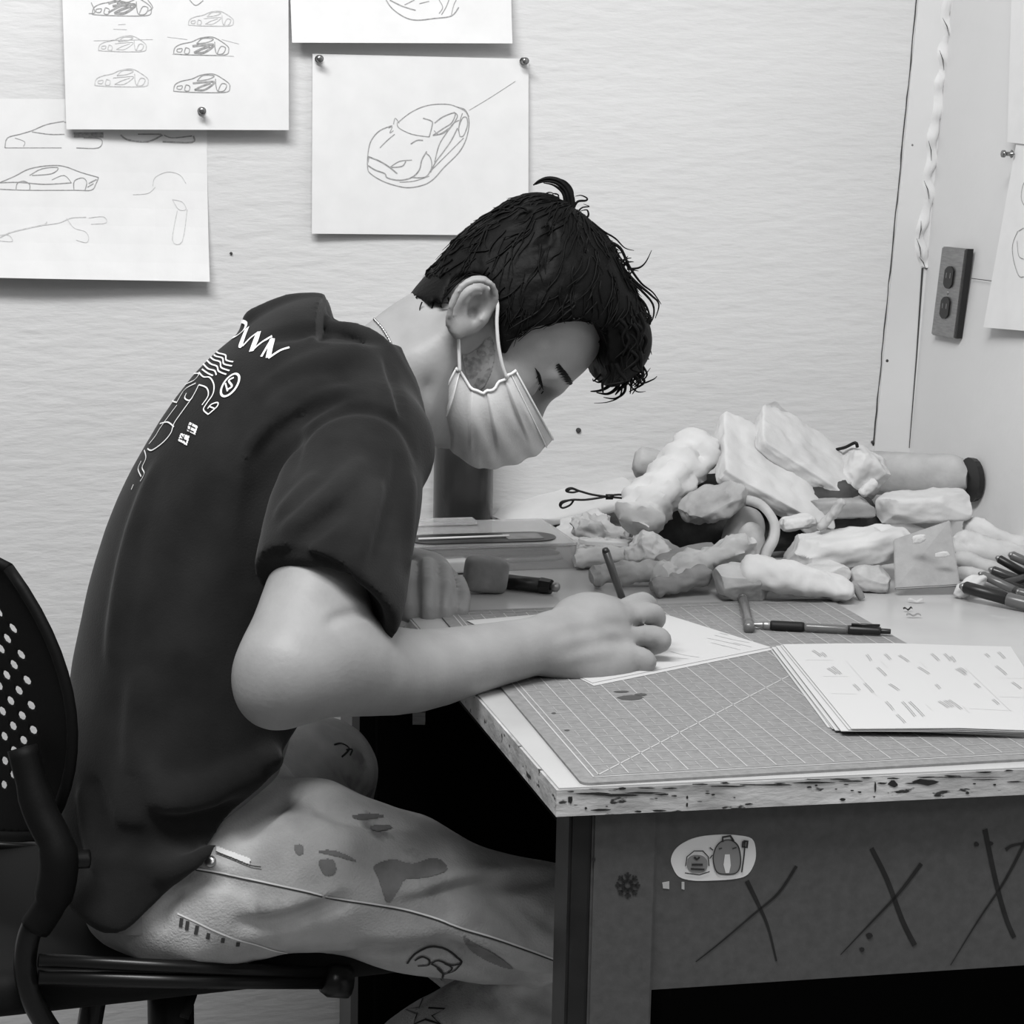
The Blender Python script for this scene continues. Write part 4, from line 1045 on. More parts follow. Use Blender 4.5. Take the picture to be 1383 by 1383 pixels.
def surf(th, a, k=1.0):
    d = WA*math.cos(th)+(WB*math.cos(a)+WC*math.sin(a))*math.sin(th)
    n = math.sqrt((d.x/HR[0])**2+(d.y/HR[1])**2+(d.z/HR[2])**2)
    return H(HC[0]+d.x/n*k, HC[1]+d.y/n*k, HC[2]+d.z/n*k)
HAIR = hair().build('hair', M_hair, person)
TH2 = bvh(HAIR)
bm = bmesh.new(); rnd = random.Random(21)
for i in range(620):
    # short locks that follow the hair surface, seen from the front side of the head
    a = rnd.uniform(0, 2*PI); th = rnd.uniform(.1, 1.75); ln = rnd.uniform(.18, .5); pts = []
    wob = rnd.uniform(-.25, .25)
    for j in range(7):
        q = surf(th+ln*j/6, a+wob*(j/6)**1.5+.012*math.sin(j*1.1+i), 1.0)
        p, n, ix, dd = TH2.find_nearest(q)
        if p is None or (p-q).length > .035: break
        if n.dot(p-H(*HC)) < 0: n = -n
        pts.append(p+n*(.0006+.0035*(j/6)**2*rnd.uniform(0, 1)))
    if len(pts) > 3:
        # leave the face, the ear and the nape free
        r0 = rnd.uniform(.0007, .0015); m = len(pts)
        tube(bm, smoothline(pts, 2), [r0*(1-.85*(k/(2*m-1))**2) for k in range(2*m-1)], 4, False)
def wisp(pts, Y, r=.0011, dl=0):
    P = [W(x, y, Y+dl*i) for i, (x, y) in enumerate(pts)]; P = smoothline(P, 5); n = len(P)
    tube(bm, P, [r*(1-.8*(k/(n-1))**1.5) for k in range(n)], 5, False)
def hc(u, v): return 500+u/3.143, 220+v/3.143
for pts, r in [([(860, 190), (850, 130), (810, 80), (760, 65), (720, 75), (692, 95)], .0034), ([(845, 180), (830, 120), (790, 85), (740, 78), (700, 92)], .0026), ([(830, 190), (820, 130), (780, 95), (735, 85)], .002), ([(855, 175), (858, 120), (830, 80), (790, 64)], .0016),
    ([(860, 200), (880, 165), (915, 160), (920, 150), (895, 138), (870, 142)], .0014), ([(880, 210), (900, 190), (930, 185), (905, 175)], .001), ([(900, 240), (925, 225), (920, 200), (890, 205)], .0014), ([(760, 160), (740, 140), (760, 125), (790, 135)], .0012), ([(780, 165), (800, 140), (780, 130), (760, 150)], .001),
    ([(940, 250), (990, 290), (1040, 320), (1080, 360), (1120, 372)], .0013), ([(950, 270), (1010, 320), (1060, 400), (1110, 450)], .0016), ([(1090, 450), (1140, 445), (1170, 420), (1195, 370)], .0013), ([(1000, 330), (1060, 360), (1100, 440), (1150, 510), (1200, 550), (1235, 600)], .0018),
    ([(1050, 420), (1120, 500), (1190, 560), (1225, 600), (1210, 660)], .0018), ([(1080, 480), (1150, 540), (1200, 600), (1200, 660), (1170, 700)], .0016), ([(1100, 540), (1160, 590), (1185, 650), (1160, 690)], .0016), ([(1040, 400), (1085, 430), (1100, 470), (1080, 480)], .001),
    ([(1140, 740), (1180, 770), (1195, 815)], .0013), ([(1120, 760), (1160, 780), (1190, 800)], .0016), ([(1110, 890), (1160, 900), (1190, 870)], .001), ([(1110, 900), (1150, 935), (1200, 920), (1218, 905)], .0013), ([(1090, 930), (1130, 970), (1170, 970)], .001),
    ([(1040, 860), (1010, 900), (975, 930), (950, 925)], .002), ([(1050, 890), (1020, 940), (980, 965), (935, 970)], .0026), ([(1060, 900), (1050, 950), (1010, 980), (960, 975)], .0026), ([(1080, 910), (1080, 970), (1040, 1000), (990, 995)], .0018), ([(1070, 930), (1060, 990), (1010, 1015), (950, 1020)], .0010),
    ([(1000, 860), (985, 890), (950, 925), (945, 915)], .0016), ([(1100, 880), (1090, 930), (1060, 960), (1040, 985)], .003), ([(1010, 780), (1000, 840), (980, 880)], .002), ([(985, 690), (1005, 730), (1003, 780)], .002), ([(950, 670), (985, 700), (980, 760), (950, 780)], .0008), ([(910, 670), (940, 720), (920, 740), (880, 735)], .0006),
    ([(1150, 860), (1140, 890), (1120, 920), (1110, 945)], .002), ([(220, 590), (210, 620), (215, 645)], .0008), ([(270, 590), (262, 620), (270, 640)], .001), ([(300, 585), (300, 610), (310, 625)], .001), ([(330, 570), (335, 590), (345, 600)], .001)]:
    wisp([hc(*p) for p in pts], 1.955 if pts[0][0] > 400 else 1.90, r)
for i in range(60):      # loose fringe ends around the forehead
    x = rnd.uniform(1000, 1150); y = rnd.uniform(620, 860)
    wisp([hc(x, y), hc(x+rnd.uniform(0, 30), y+35), hc(x+rnd.uniform(-20, 40), y+75), hc(x+rnd.uniform(-45, 35), y+rnd.uniform(90, 125))], rnd.uniform(1.90, 1.99), rnd.uniform(.0014, .003))
for i in range(46):      # top outline: short unruly ends
    t = rnd.random(); x = 470+t*640; y = 170+ (abs(t-.35)**1.7)*640-20
    wisp([hc(x, y+40), hc(x+15+rnd.uniform(-5, 15), y+15), hc(x+30+rnd.uniform(-5, 20), y+rnd.uniform(0, 18))], rnd.uniform(1.93, 1.97), rnd.uniform(.0008, .0015))
st = bobj('hair_strands', bm, M_hair, HAIR, True); st['kind'] = 'stuff'
# ---------------------------------------------------------------- face details
TB_ = bvh(BODY)
bm = bmesh.new()
for k in range(26):
    t = k/25; x, y = 753+19*t, 492+27*t
    q_ = .35+.65*math.sin(PI*(.12+.8*t)); o_ = 1.5*math.sin(k*2.3)
    stroke_on(bm, TB_, [(x-6*q_+o_, y+2-o_), (x+1, y-1+4*t), (x+6*q_+o_, y+4)], 2.2, .0012, sub=2, taper=True)
bobj('eyebrow', bm, M_hair, BODY)
bm = bmesh.new(); stroke_on(bm, TB_, [(722, 496), (727, 505), (730, 516), (735, 526)], 4.5, .0012, taper=True)
for x, y in ((726, 506), (729, 514), (732, 521), (735, 526)): stroke_on(bm, TB_, [(x, y), (x-3, y+4)], 1.6, .002, sub=1)
bobj('eyelashes', bm, M_hair, BODY)
M_stub = mat('stubble', .17, .8, var=.4, vscale=200, dark=.24, dthr=.5, dscale=120)
bm = bmesh.new(); patch_on(bm, TB_, smoothline([(660, 455), (667, 462), (668, 480), (664, 500), (655, 520), (646, 527), (634, 520), (628, 500), (624, 480), (632, 478), (645, 470)], 3, True), .0007, 1.5); bobj('beard_stubble', bm, M_stub, BODY)
# ---------------------------------------------------------------- mask
Ed = [(697, 500), (690, 505), (681, 511), (672, 519), (662, 528), (652, 530), (642, 528), (634, 522), (628, 512), (622, 503), (615, 497)]
Pr = [(748, 592), (738, 604), (722, 616), (705, 624), (686, 630), (666, 633), (648, 634), (628, 624), (610, 610), (594, 588), (579, 562)]
def maskpt(s, t, side):
    n = len(Ed)-1; i = min(int(s*n), n-1); fr_ = s*n-i
    ex, ey = (Ed[i][k]*(1-fr_)+Ed[i+1][k]*fr_ for k in (0, 1)); qx, qy = (Pr[i][k]*(1-fr_)+Pr[i+1][k]*fr_ for k in (0, 1))
    saw = (s*4.2+.15) % 1.0
    le = (.0640 if s < .5 else .0640-.004*(s-.5))
    l = le*math.sqrt(max(0, 1-t**2.1))+(.0060*saw*math.sin(PI*min(1, t*1.1+.05)) if .12 < s < .93 else 0)
    x, y = ex+(qx-ex)*t, ey+(qy-ey)*t
    p = HPX(x, y, 0)                      # outline as seen in profile, then pushed sideways
    # keep the seen outline while moving towards the viewer
    q = HPX(x, y, l) if side > 0 else HPX(x, y, 0)-Hl*l*HS
    return q+ (Hf*(.0012*math.sin(s*40+t*7)) if .1 < s < .95 else Hf*0)
bm = bmesh.new(); NS, NT = 66, 22; G = []
for i in range(NS+1):
    row = [bm.verts.new(maskpt(i/NS, j/NT, 1)) for j in range(NT+1)]+[bm.verts.new(maskpt(i/NS, j/NT, -1)) for j in range(NT-1, -1, -1)]
    G.append(row)
for i in range(NS):
    for j in range(2*NT): bm.faces.new((G[i][j], G[i][j+1], G[i+1][j+1], G[i+1][j]))
MASK = bobj('face_mask', bm, M_mask, person, True)
sm = MASK.modifiers.new('thick', 'SOLIDIFY'); sm.thickness = .0012; sm.offset = -1
TM = bvh(MASK)
for nm, s_ in (('nose_edge', .0), ('chin_edge', 1.0)):
    for off, wd in ((0.012, .0016), (.10, .0010)):
        bm = bmesh.new(); sv = s_+off if s_ < .5 else s_-off
        tube(bm, [maskpt(sv, j/18, 1)+Hl*.0006-Hu*0 for j in range(19)], wd*.7, 5); bobj(nm, bm, M_strap, MASK, True)
bm = bmesh.new(); tube(bm, [maskpt(k/30, .0, 1)+Hl*.001 for k in range(31)], .0016, 6); bobj('side_binding', bm, M_strap, MASK, True)
bm = bmesh.new(); tube(bm, smoothline([HPX(621, 502, .068), HPX(620, 480, .071), HPX(619, 458, .073), HPX(617, 445, .072)], 4), .0017, 8); bobj('ear_loop', bm, M_strap, MASK, True)
bm = bmesh.new(); tube(bm, smoothline([HPX(684, 510, .067), HPX(678, 492, .071), HPX(673, 465, .075), HPX(671, 435, .078), HPX(672, 412, .080), HPX(668, 398, .078)], 4), .0018, 8); bobj('ear_loop', bm, M_strap, MASK, True)
# ---------------------------------------------------------------- neck chain
bm = bmesh.new(); L = smoothline([(506, 432), (518, 446), (528, 465), (535, 488), (540, 510), (543, 534)], 12)
for i, q in enumerate(L):
    p, n = hit(TB_, q[0], q[1], .0012)
    if p is None: continue
    bmesh.ops.create_icosphere(bm, subdivisions=1, radius=.0017 if i % 2 else .0012, matrix=Matrix.Translation(p))
bobj('neck_chain', bm, M_chain, person, True)
# ================================================================ chair
M_chair = mat('chair_plastic', .004, .6, spec=.12, bump=.1, bscale=300)
M_tube = mat('chair_tube', .005, .3, spec=.3)
M_pad = mat('seat_pad', .006, .7, spec=.15)
CA = R(38); FC = Vector((math.cos(CA), math.sin(CA), 0)); LC = Vector((-math.sin(CA), math.cos(CA), 0)); cw = W(92, 930, 1.69)+LC*.235; cb0 = Vector((W(230, 1290, 1.86).x, 1.86, 0))
CH = empty('office_chair', cb0, 'black chair with perforated plastic back behind the seated person', 'chair')
def shell(x, y, off=0.0):
    a, b = .235, .155
    v = a*x*math.sqrt(1-.38*y*y); h = b*y*math.sqrt(1-.30*x*x)
    return Vector((cw.x, cw.y, .748))+LC*v+UZ*h+FC*(.055*(v/.23)**2-.055-h*.10-.00*h*h-.25*max(0, -h-.03)**1.3*0+off)
bm = bmesh.new(); NX, NY = 38, 23
def cell(i, j, hole):
    x0, x1, y0, y1 = [2*q/NX-1 for q in (i, i+1)]+[2*q/NY-1 for q in (j, j+1)]
    sq = [(x0, y0), ((x0+x1)/2, y0), (x1, y0), (x1, (y0+y1)/2), (x1, y1), ((x0+x1)/2, y1), (x0, y1), (x0, (y0+y1)/2)]
    vs = [V_(q) for q in sq]
    if not hole: bm.faces.new(vs); return
    cx_, cy_ = (x0+x1)/2, (y0+y1)/2; rx, ry = .40*(x1-x0), .36*(y1-y0)
    inn = [bm.verts.new(shell(cx_+rx*math.cos(R(-135+45*k)), cy_+ry*math.sin(R(-135+45*k)))) for k in range(8)]
    for k in range(8): bm.faces.new((vs[k], vs[(k+1) % 8], inn[(k+1) % 8], inn[k]))
vd = {}
def V_(q):
    k = (round(q[0], 5), round(q[1], 5))
    if k not in vd: vd[k] = bm.verts.new(shell(*k))
    return vd[k]
for i in range(NX):
    for j in range(NY):
        cell(i, j, 2 < i < NX-3 and 3 < j < NY-2 and (i+j) % 2 == 0 and ((i-NX/2)/(NX/2-1))**2+((j-NY/2)/(NY/2-1))**2 < 1.25)
back = bobj('backrest', bm, M_chair, CH, True); md = back.modifiers.new('t', 'SOLIDIFY'); md.thickness = .0014; md.offset = 0
bm = bmesh.new()
rimp = [shell(-1+2*t, 1) for t in [k/14 for k in range(14)]]+[shell(1, 1-2*k/14) for k in range(14)]+[shell(1-2*k/14, -1) for k in range(14)]+[shell(-1, -1+2*k/14) for k in range(15)]
tube(bm, rimp, .0055, 8); bobj('backrest_rim', bm, M_chair, CH, True)
# bracket below the back, and bent side tubes
def side(dy, nm):
    o = LC*dy
    bm = bmesh.new(); tube(bm, smoothline([W(30, 1010, 1.70)+o, W(52, 1090, 1.69)+o, W(78, 1150, 1.68)+o, W(72, 1210, 1.68)+o, W(48, 1252, 1.68)+o], 5), [.014]*4+[.016]*6+[.018]*6+[.015]*5, 10)
    bobj('side_bracket', bm, M_chair, CH, True)
    bm = bmesh.new(); tube(bm, smoothline([W(50, 1238, 1.68)+o, W(38, 1268, 1.68)+o, W(34, 1310, 1.68)+o, W(44, 1350, 1.68)+o, W(70, 1395, 1.69)+o, W(110, 1440, 1.70)+o], 6), .0105, 12)
    bobj('side_tube', bm, M_tube, CH, True)
    bm = bmesh.new(); tube(bm, [W(52, 1297, 1.675)+o, W(250, 1306, 1.72)+o, W(440, 1315, 1.775)+o], .0065, 10); bobj('seat_rail', bm, M_tube, CH, True)
    bm = bmesh.new(); tube(bm, [W(52, 1320, 1.675)+o, W(250, 1325, 1.72)+o, W(440, 1326, 1.775)+o], .0075, 10); bobj('seat_rail', bm, M_tube, CH, True)
    bm = bmesh.new(); a = W(437, 1322, 1.775)+o; tube(bm, [a, W(446, 1324, 1.777)+o, W(470, 1326, 1.785)+o, W(474, 1326, 1.786)+o], [.013, .0165, .0165, .010], 14); bobj('rail_end_cap', bm, M_tube, CH, True)
side(0, 'near'); side(.40, 'far')
# hanger above the rail: curved light-catching arm between back and seat
bm = bmesh.new(); tube(bm, smoothline([W(48, 1085, 1.70), W(60, 1130, 1.69), W(85, 1158, 1.69), W(120, 1160, 1.70)], 6), .009, 10); bobj('back_hanger', bm, M_tube, CH, True)
# seat pad
sn_ = W(70, 1284, 1.70); sf = W(455, 1300, 1.79); zt_ = (sn_.z+sf.z)/2
fd = Field((-.60, 1.50, .36), (.12, 2.35, .60), .005)
sc0 = Vector(((sn_.x+sf.x)/2, (sn_.y+sf.y)/2, 0))+LF*.20; sc0.z = zt_-.022
fd.ell(sc0, (.245, .225, .030), [F[:], LF[:], UZ[:]], 0)
w_ = fd.win(fd.lo, fd.lo+fd.h*fd.n); sl, X, Y, Z = w_
X = X-sc0.x; Y = Y-sc0.y; Z = Z-sc0.z; u = np.abs(X*F.x+Y*F.y)-.205; v = np.abs(X*LF.x+Y*LF.y)-.185; z = np.abs(Z)-.004
fd.V[sl] = np.sqrt(np.maximum(u, 0)**2+np.maximum(v, 0)**2+np.maximum(z, 0)**2)-.018+np.minimum(np.maximum(u, np.maximum(v, z)), 0)
fd.build('seat', M_pad, CH)
# tilt mechanism, column, base
m0_ = Vector((sc0.x, sc0.y, zt_-.05))
bm = bmesh.new(); box(bm, m0_-F*.14-LF*.07-UZ*.05, F*.26, LF*.14, UZ*.055); bmesh.ops.bevel(bm, geom=bm.edges[:], offset=.008, segments=2, affect='EDGES'); bobj('tilt_mechanism', bm, M_chair, CH)
bm = bmesh.new(); tube(bm, [W(250, 1352, 1.78), W(262, 1356, 1.78)], .016, 14); bobj('tension_knob', bm, M_chair, CH, True)
bm = bmesh.new(); tube(bm, [(m0_.x, m0_.y, .42), (m0_.x, m0_.y, .12)], .025, 16); bobj('gas_column', bm, M_tube, CH, True)
bm = bmesh.new(); tube(bm, [(m0_.x, m0_.y, .13), (m0_.x, m0_.y, .07)], [.04, .035], 16); bobj('hub', bm, M_chair, CH, True)
for k in range(5):
    a = k*2*PI/5+.3; d = Vector((math.cos(a), math.sin(a), 0)); c = Vector((m0_.x, m0_.y, .10))
    bm = bmesh.new(); tube(bm, [c, c+d*.16-UZ*.012, c+d*.30-UZ*.03], [.022, .017, .013], 10); l_ = bobj('base_leg', bm, M_chair, CH, True)
    s_ = Vector((-d.y, d.x, 0)); bm = bmesh.new(); q = c+d*.29; q.z = .0275; tube(bm, [q-s_*.018, q-s_*.006, q+s_*.006, q+s_*.018], [.022, .0265, .0265, .022], 16); bobj('caster', bm, M_chair, l_, True)
bm = bmesh.new(); tube(bm, [W(135, 1300, 1.76), W(120, 1390, 1.76), W(112, 1460, 1.76)], .012, 10); bobj('lever_post', bm, M_tube, CH, True)
# ================================================================ things on the table
M_pl = [mat('plaster_white', .46, .85, var=.15, vscale=24, bump=.5, bscale=70), mat('wrapped_paper', .38, .8, var=.15, vscale=30, bump=.6, bscale=55), mat('grey_offcut', .22, .85, var=.15, vscale=40, bump=.35, bscale=90), mat('pale_tissue', .52, .85, var=.08, vscale=20, bump=.6, bscale=45), mat('mid_grey_wrap', .30, .8, var=.2, vscale=26, bump=.5, bscale=60)]
M_clear = mat('clear_plastic', .85, .12, spec=.5, trans=.85); M_clear.node_tree.nodes['Principled BSDF'].inputs['IOR'].default_value = 1.15
M_cloudy = mat('cloudy_plastic', .78, .16, spec=.5, trans=.78); M_cloudy.node_tree.nodes['Principled BSDF'].inputs['IOR'].default_value = 1.1
M_smoke = mat('smoky_plastic', .16, .2, spec=.5, trans=.3)
M_eraser = mat('grey_eraser', .20, .8, var=.15, vscale=60, bump=.2, bscale=120)
M_wood = mat('card_tile', .30, .8, var=.1, vscale=60, bump=.2, bscale=200)
def HY(Y): return 2.15+(Y-1.90)*1.25
def nz(p, s, seed): return noise.noise(Vector(p)*s+Vector((seed*7.3, seed*3.1, seed)))
def lump(name, label, cat, x, y, Y, size, ang=0, yaw=0, tilt=0, m=0, amp=.004, fr=40, seed=1, sq=4.0, group=None, taper=0, bend=0, z=None, crumple=.0, raw=False, fac=12):
    """rounded irregular block: x, y pixel of its centre, size (width, depth, height) in metres, ang = clockwise turn as seen"""
    if not raw: k_ = HY(Y)/Y; Y = HY(Y); size = tuple(q*k_ for q in size)
    n = 26; bm = bmesh.new(); bmesh.ops.create_cube(bm, size=2); bmesh.ops.subdivide_edges(bm, edges=bm.edges[:], cuts=n, use_grid_fill=True)
    c = W(x, y, Y)
    if z is not None: c.z = z
    M = Matrix.Rotation(R(yaw), 4, 'Z') @ Matrix.Rotation(R(ang), 4, 'Y') @ Matrix.Rotation(R(tilt), 4, 'X')
    rf = random.Random(seed*13+1); PL = []
    for _ in range(fac):
        d = Vector((rf.uniform(-1, 1), rf.uniform(-1, 1), rf.uniform(-1, 1))).normalized()
        sup = sum((abs(d[i])*size[i]/2)**1.15 for i in range(3))**(1/1.15); PL.append((d, sup*rf.uniform(.66, .90)))
    for v in bm.verts:
        p = v.co; L = (abs(p.x)**sq+abs(p.y)**sq+abs(p.z)**sq)**(1/sq); q = Vector(p)/L
        q = Vector((q.x*size[0]/2, q.y*size[1]/2, q.z*size[2]/2))
        u = q.x/(size[0]/2); q.y *= 1+taper*u; q.z *= 1+taper*u; q.z += bend*(1-u*u)
        for dd, h_ in PL:
            w_ = q.dot(dd)-h_
            if w_ > 0: q -= dd*w_
        d = Vector(p).normalized(); k = .55*nz(q, fr, seed)+.25*nz(q, fr*2.3, seed+5)+.15*nz(q, fr*5, seed+9)
        if crumple: k += crumple*(.5-abs(nz(q, fr*1.1, seed+3))*2.4-abs(nz(q, fr*2.6, seed+4)))*.8
        v.co = q+d*amp*k
    for v in bm.verts: v.co = c+(M.to_3x3() @ v.co)
    lo = min(v.co.z for v in bm.verts)
    if lo < TZ+.0005 or lo < TZ+.022 and not z:
        for v in bm.verts: v.co.z += TZ+.0005-lo
    o = bobj(name, bm, M_pl[m] if isinstance(m, int) else m, None, True); o.data.set_sharp_from_angle(angle=R(34)); tag(o, label, cat, group); return o
def roll(name, label, cat, pts, r, m=0, amp=.003, fr=45, seed=1, flat=1.0, n=30, group=None):
    """lumpy sausage through points (x, y, Y)"""
    pts = [(x, y, HY(Y)) for x, y, Y in pts]
    r0_ = r; ks = HY(pts[0][2]/1.0)/pts[0][2] if False else 1.13; r = (lambda f: r0_(f)*ks) if callable(r0_) else r0_*ks
    P = [Vector(p) for p in smoothline([W(*p) for p in pts], 10)]; N_ = len(P); bm = bmesh.new(); rings = []
    for i, p in enumerate(P):
        t = (P[min(i+1, N_-1)]-P[max(i-1, 0)]).normalized(); a = UZ.cross(t)
        a = a.normalized() if a.length > .05 else Vector((0, 1, 0)); b = t.cross(a); f = i/(N_-1)
        rr = r(f) if callable(r) else r; e = min(1, math.sqrt(max(0, 1-(1-min(f, 1-f)*N_*.22)**2))) if min(f, 1-f)*N_*.22 < 1 else 1; e = max(.55, e)
        ring = []
        for k in range(n):
            w = 2*PI*k/n; rr_ = rr*(1+.14*abs(math.sin(1.5*w+seed+f*2.5))-.07); q = p+(a*math.cos(w)*flat+b*math.sin(w))*rr_*e
            q += (q-p).normalized()*amp*(nz(q, fr, seed)+.5*nz(q, fr*2.5, seed+2)+.3*nz(q, fr*6, seed+4)-.9*abs(nz(q, fr*1.4, seed+8))*1.6+.3); ring.append(bm.verts.new(q))
        rings.append(ring)
    for i in range(N_-1):
        for k in range(n): bm.faces.new((rings[i][k], rings[i][(k+1) % n], rings[i+1][(k+1) % n], rings[i+1][k]))
    for rg in (rings[0], rings[-1]):
        c = bm.verts.new(sum((v.co for v in rg), Vector())/n)
        for k in range(n): bm.faces.new((rg[k], rg[(k+1) % n], c))
    lo = min(v.co.z for v in bm.verts)
    if lo < TZ+.018:
        for v in bm.verts: v.co.z += TZ+.0005-lo
    o = bobj(name, bm, M_pl[m] if isinstance(m, int) else m, None, True); o.data.set_sharp_from_angle(angle=R(48)); tag(o, label, cat, group); return o
G_ = 'heap of white offcuts and wraps at the back of the table'
# --- top of the heap
lump('wrapped_bundle', 'large flat white wrapped bundle lying on top of the heap', 'bundle', 1046, 642, 2.10, (.150, .115, .024), 28, 14, 34, 3, .0035, 34, 3, 14, G_, crumple=.8, fac=2)
lump('wrapped_bundle', 'uppermost peaked white wrap on the heap, behind the large flat bundle', 'bundle', 1086, 610, 2.14, (.128, .10, .018), 32, 10, 28, 3, .0035, 36, 8, 14, G_, crumple=.8, fac=2)
roll('tissue_roll', 'ridged white tissue roll sloping down the left of the heap', 'roll', [(952, 594, 2.10), (918, 632, 2.07), (880, 675, 2.04), (856, 712, 2.02)], lambda f: .024+.0016*math.sin(f*46), 3, .005, 60, 5, 1.2, group=G_)
roll('tissue_roll', 'short pale roll end standing behind the ridged tissue roll', 'roll', [(856, 622, 2.20), (890, 628, 2.20), (950, 630, 2.20)], .018, 1, .002, 40, 6, 1, group=G_)
lump('wrapped_bundle', 'crumpled white wrap at the upper right of the heap', 'bundle', 1162, 640, 2.16, (.052, .06, .055), 25, 10, 10, 3, .005, 32, 12, 5, G_, crumple=.7, fac=16)
roll('paper_roll', 'large pale paper roll with a dark end at the back right', 'roll', [(1140, 636, 2.30), (1220, 640, 2.26), (1310, 645, 2.22)], lambda f: .026, 1, .0015, 20, 3, 1, group=G_)
bm = bmesh.new(); c = W(1312, 648, HY(2.21)); tube(bm, [c-BD*.004, c+BD*.004], [.0300, .0292], 20); o = bobj('roll_cap', bm, M_black, None); tag(o, 'dark round cap at the right end of the large paper roll', 'cap')
lump('wrapped_block', 'long pale block below the large paper roll, right of the heap', 'block', 1245, 683, 2.14, (.108, .05, .030), -4, 5, 5, 3, .004, 36, 14, 7, G_, crumple=.4)
lump('foam_block', 'grey rectangular block under the crumpled wraps, centre right', 'block', 1128, 684, 2.10, (.090, .05, .020), 0, 8, 0, 4, .003, 40, 15, 8, G_)
lump('heap_dark_core', 'dark crumpled core added inside the heap to darken its gaps', 'cloth', 1040, 738, 2.13, (.30, .10, .085), 0, 10, 0, mat('heap_dark_core', .05, .95, var=.4, vscale=40, bump=.5, bscale=60), .010, 26, 71, 3, None, crumple=.6)  # added core lump: supports the heap, its dark colour stands in for shaded gaps
# --- left cloths
lump('folded_cloth', 'wide white cloth spread behind the wire tool', 'cloth', 762, 680, 2.26, (.190, .10, .022), -12, 12, 12, 3, .006, 14, 21, 3, G_)
lump('crumpled_paper', 'crumpled pale paper between the wire tool and the clear case', 'paper', 812, 704, 2.12, (.072, .06, .026), 18, 10, 10, 1, .010, 36, 22, 3, G_, crumple=.8)
lump('crumpled_paper', 'small folded pale paper under the wire tool', 'paper', 790, 690, 2.16, (.070, .05, .014), -18, 0, 20, 0, .006, 40, 23, 4, G_, crumple=.6)
lump('crumpled_paper', 'crumpled grey tissue in the dark hollow below the flat bundle', 'paper', 962, 680, 2.02, (.075, .05, .026), -28, 0, 20, 4, .006, 30, 24, 4, G_, crumple=.8, fac=14)
lump('crumpled_paper', 'hanging crumpled white tip at the foot of the ridged roll', 'paper', 876, 724, 2.00, (.050, .04, .038), 35, 0, 0, 3, .009, 40, 25, 2.6, G_, crumple=.6)
# --- middle
lump('grey_offcut', 'smooth grey wedge lying left of the oval disc', 'offcut', 930, 738, 1.98, (.072, .035, .026), -14, 0, 10, 2, .003, 30, 26, 5, G_)
lump('oval_disc', 'thick grey oval disc leaning in the middle of the heap', 'disc', 1003, 712, 2.03, (.046, .030, .072), 22, 20, -14, 4, .002, 30, 27, 2.5, G_)
lump('oval_disc', 'pale inner disc leaning against the thick grey oval disc', 'disc', 1012, 722, 2.005, (.034, .016, .060), 16, 15, -14, 1, .003, 40, 28, 2.4, G_)
# bent strip
bm = bmesh.new(); pts = smoothline([(x, y, HY(Y)) for x, y, Y in [(1008, 676, 2.0), (1030, 684, 1.98), (1046, 706, 1.965), (1046, 728, 1.955), (1036, 748, 1.945), (1031, 768, 1.935)]], 6); prev = None
for i, q in enumerate(pts):
    p = W(*q); t = (W(*pts[min(i+1, len(pts)-1)])-W(*pts[max(i-1, 0)])).normalized(); s_ = t.cross(Vector((0, -1, .15))).normalized(); d = Vector((0, .018, 0)); h = .0052
    cur = [bm.verts.new(v) for v in (p-s_*h, p+s_*h, p+s_*h+d, p-s_*h+d)]
    if prev:
        for k in range(4): bm.faces.new((prev[k], prev[(k+1) % 4], cur[(k+1) % 4], cur[k]))
    else: bm.faces.new(cur[::-1])
    prev = cur
bm.faces.new(prev); o = bobj('bent_strip', bm, M_pl[1], None, True); tag(o, 'pale strip bent in an arc over the oval disc', 'strip', G_)
lump('plaster_chunk', 'long rough white chunk across the middle right of the heap', 'chunk', 1140, 730, 2.00, (.150, .055, .044), -10, 4, 8, 3, .006, 30, 31, 4, G_, taper=-.12, crumple=.5)
lump('plaster_chunk', 'low white chunk under the long rough chunk', 'chunk', 1102, 770, 1.945, (.072, .04, .024), -10, 0, 5, 0, .005, 40, 32, 4, G_)
lump('plaster_chunk', 'small faceted pale chunk left of the square card', 'chunk', 1176, 758, 1.95, (.042, .03, .026), 3, 0, 0, 1, .005, 40, 33, 4, G_, taper=.2)
lump('plaster_chip', 'tiny white lump beside the grey chip', 'chip', 1141, 784, 1.915, (.018, .015, .012), -20, 0, 0, 3, .003, 90, 34, 3, G_)
lump('plaster_chip', 'small grey oval chip standing left of the square card', 'chip', 1160, 779, 1.91, (.008, .010, .024), -30, 0, 0, 2, .001, 60, 35, 2.5, G_)
lump('plaster_chunk', 'small white lump in the gap under the grey rectangular block', 'chunk', 1078, 706, 2.03, (.040, .03, .016), -8, 0, 0, 3, .004, 50, 36, 3, G_)
roll('forked_stick', 'thin pale bent twig of paper in the middle of the heap', 'stick', [(1106, 716, 2.0), (1118, 702, 2.0), (1128, 690, 2.0), (1138, 674, 2.0)], .0052, 1, .0015, 80, 37, group=G_)
roll('twisted_tip', 'short twisted white wrap tip beside the crumpled wrap', 'wrap', [(1162, 668, 2.10), (1172, 660, 2.10), (1184, 650, 2.10)], .006, 3, .001, 80, 38, group=G_)
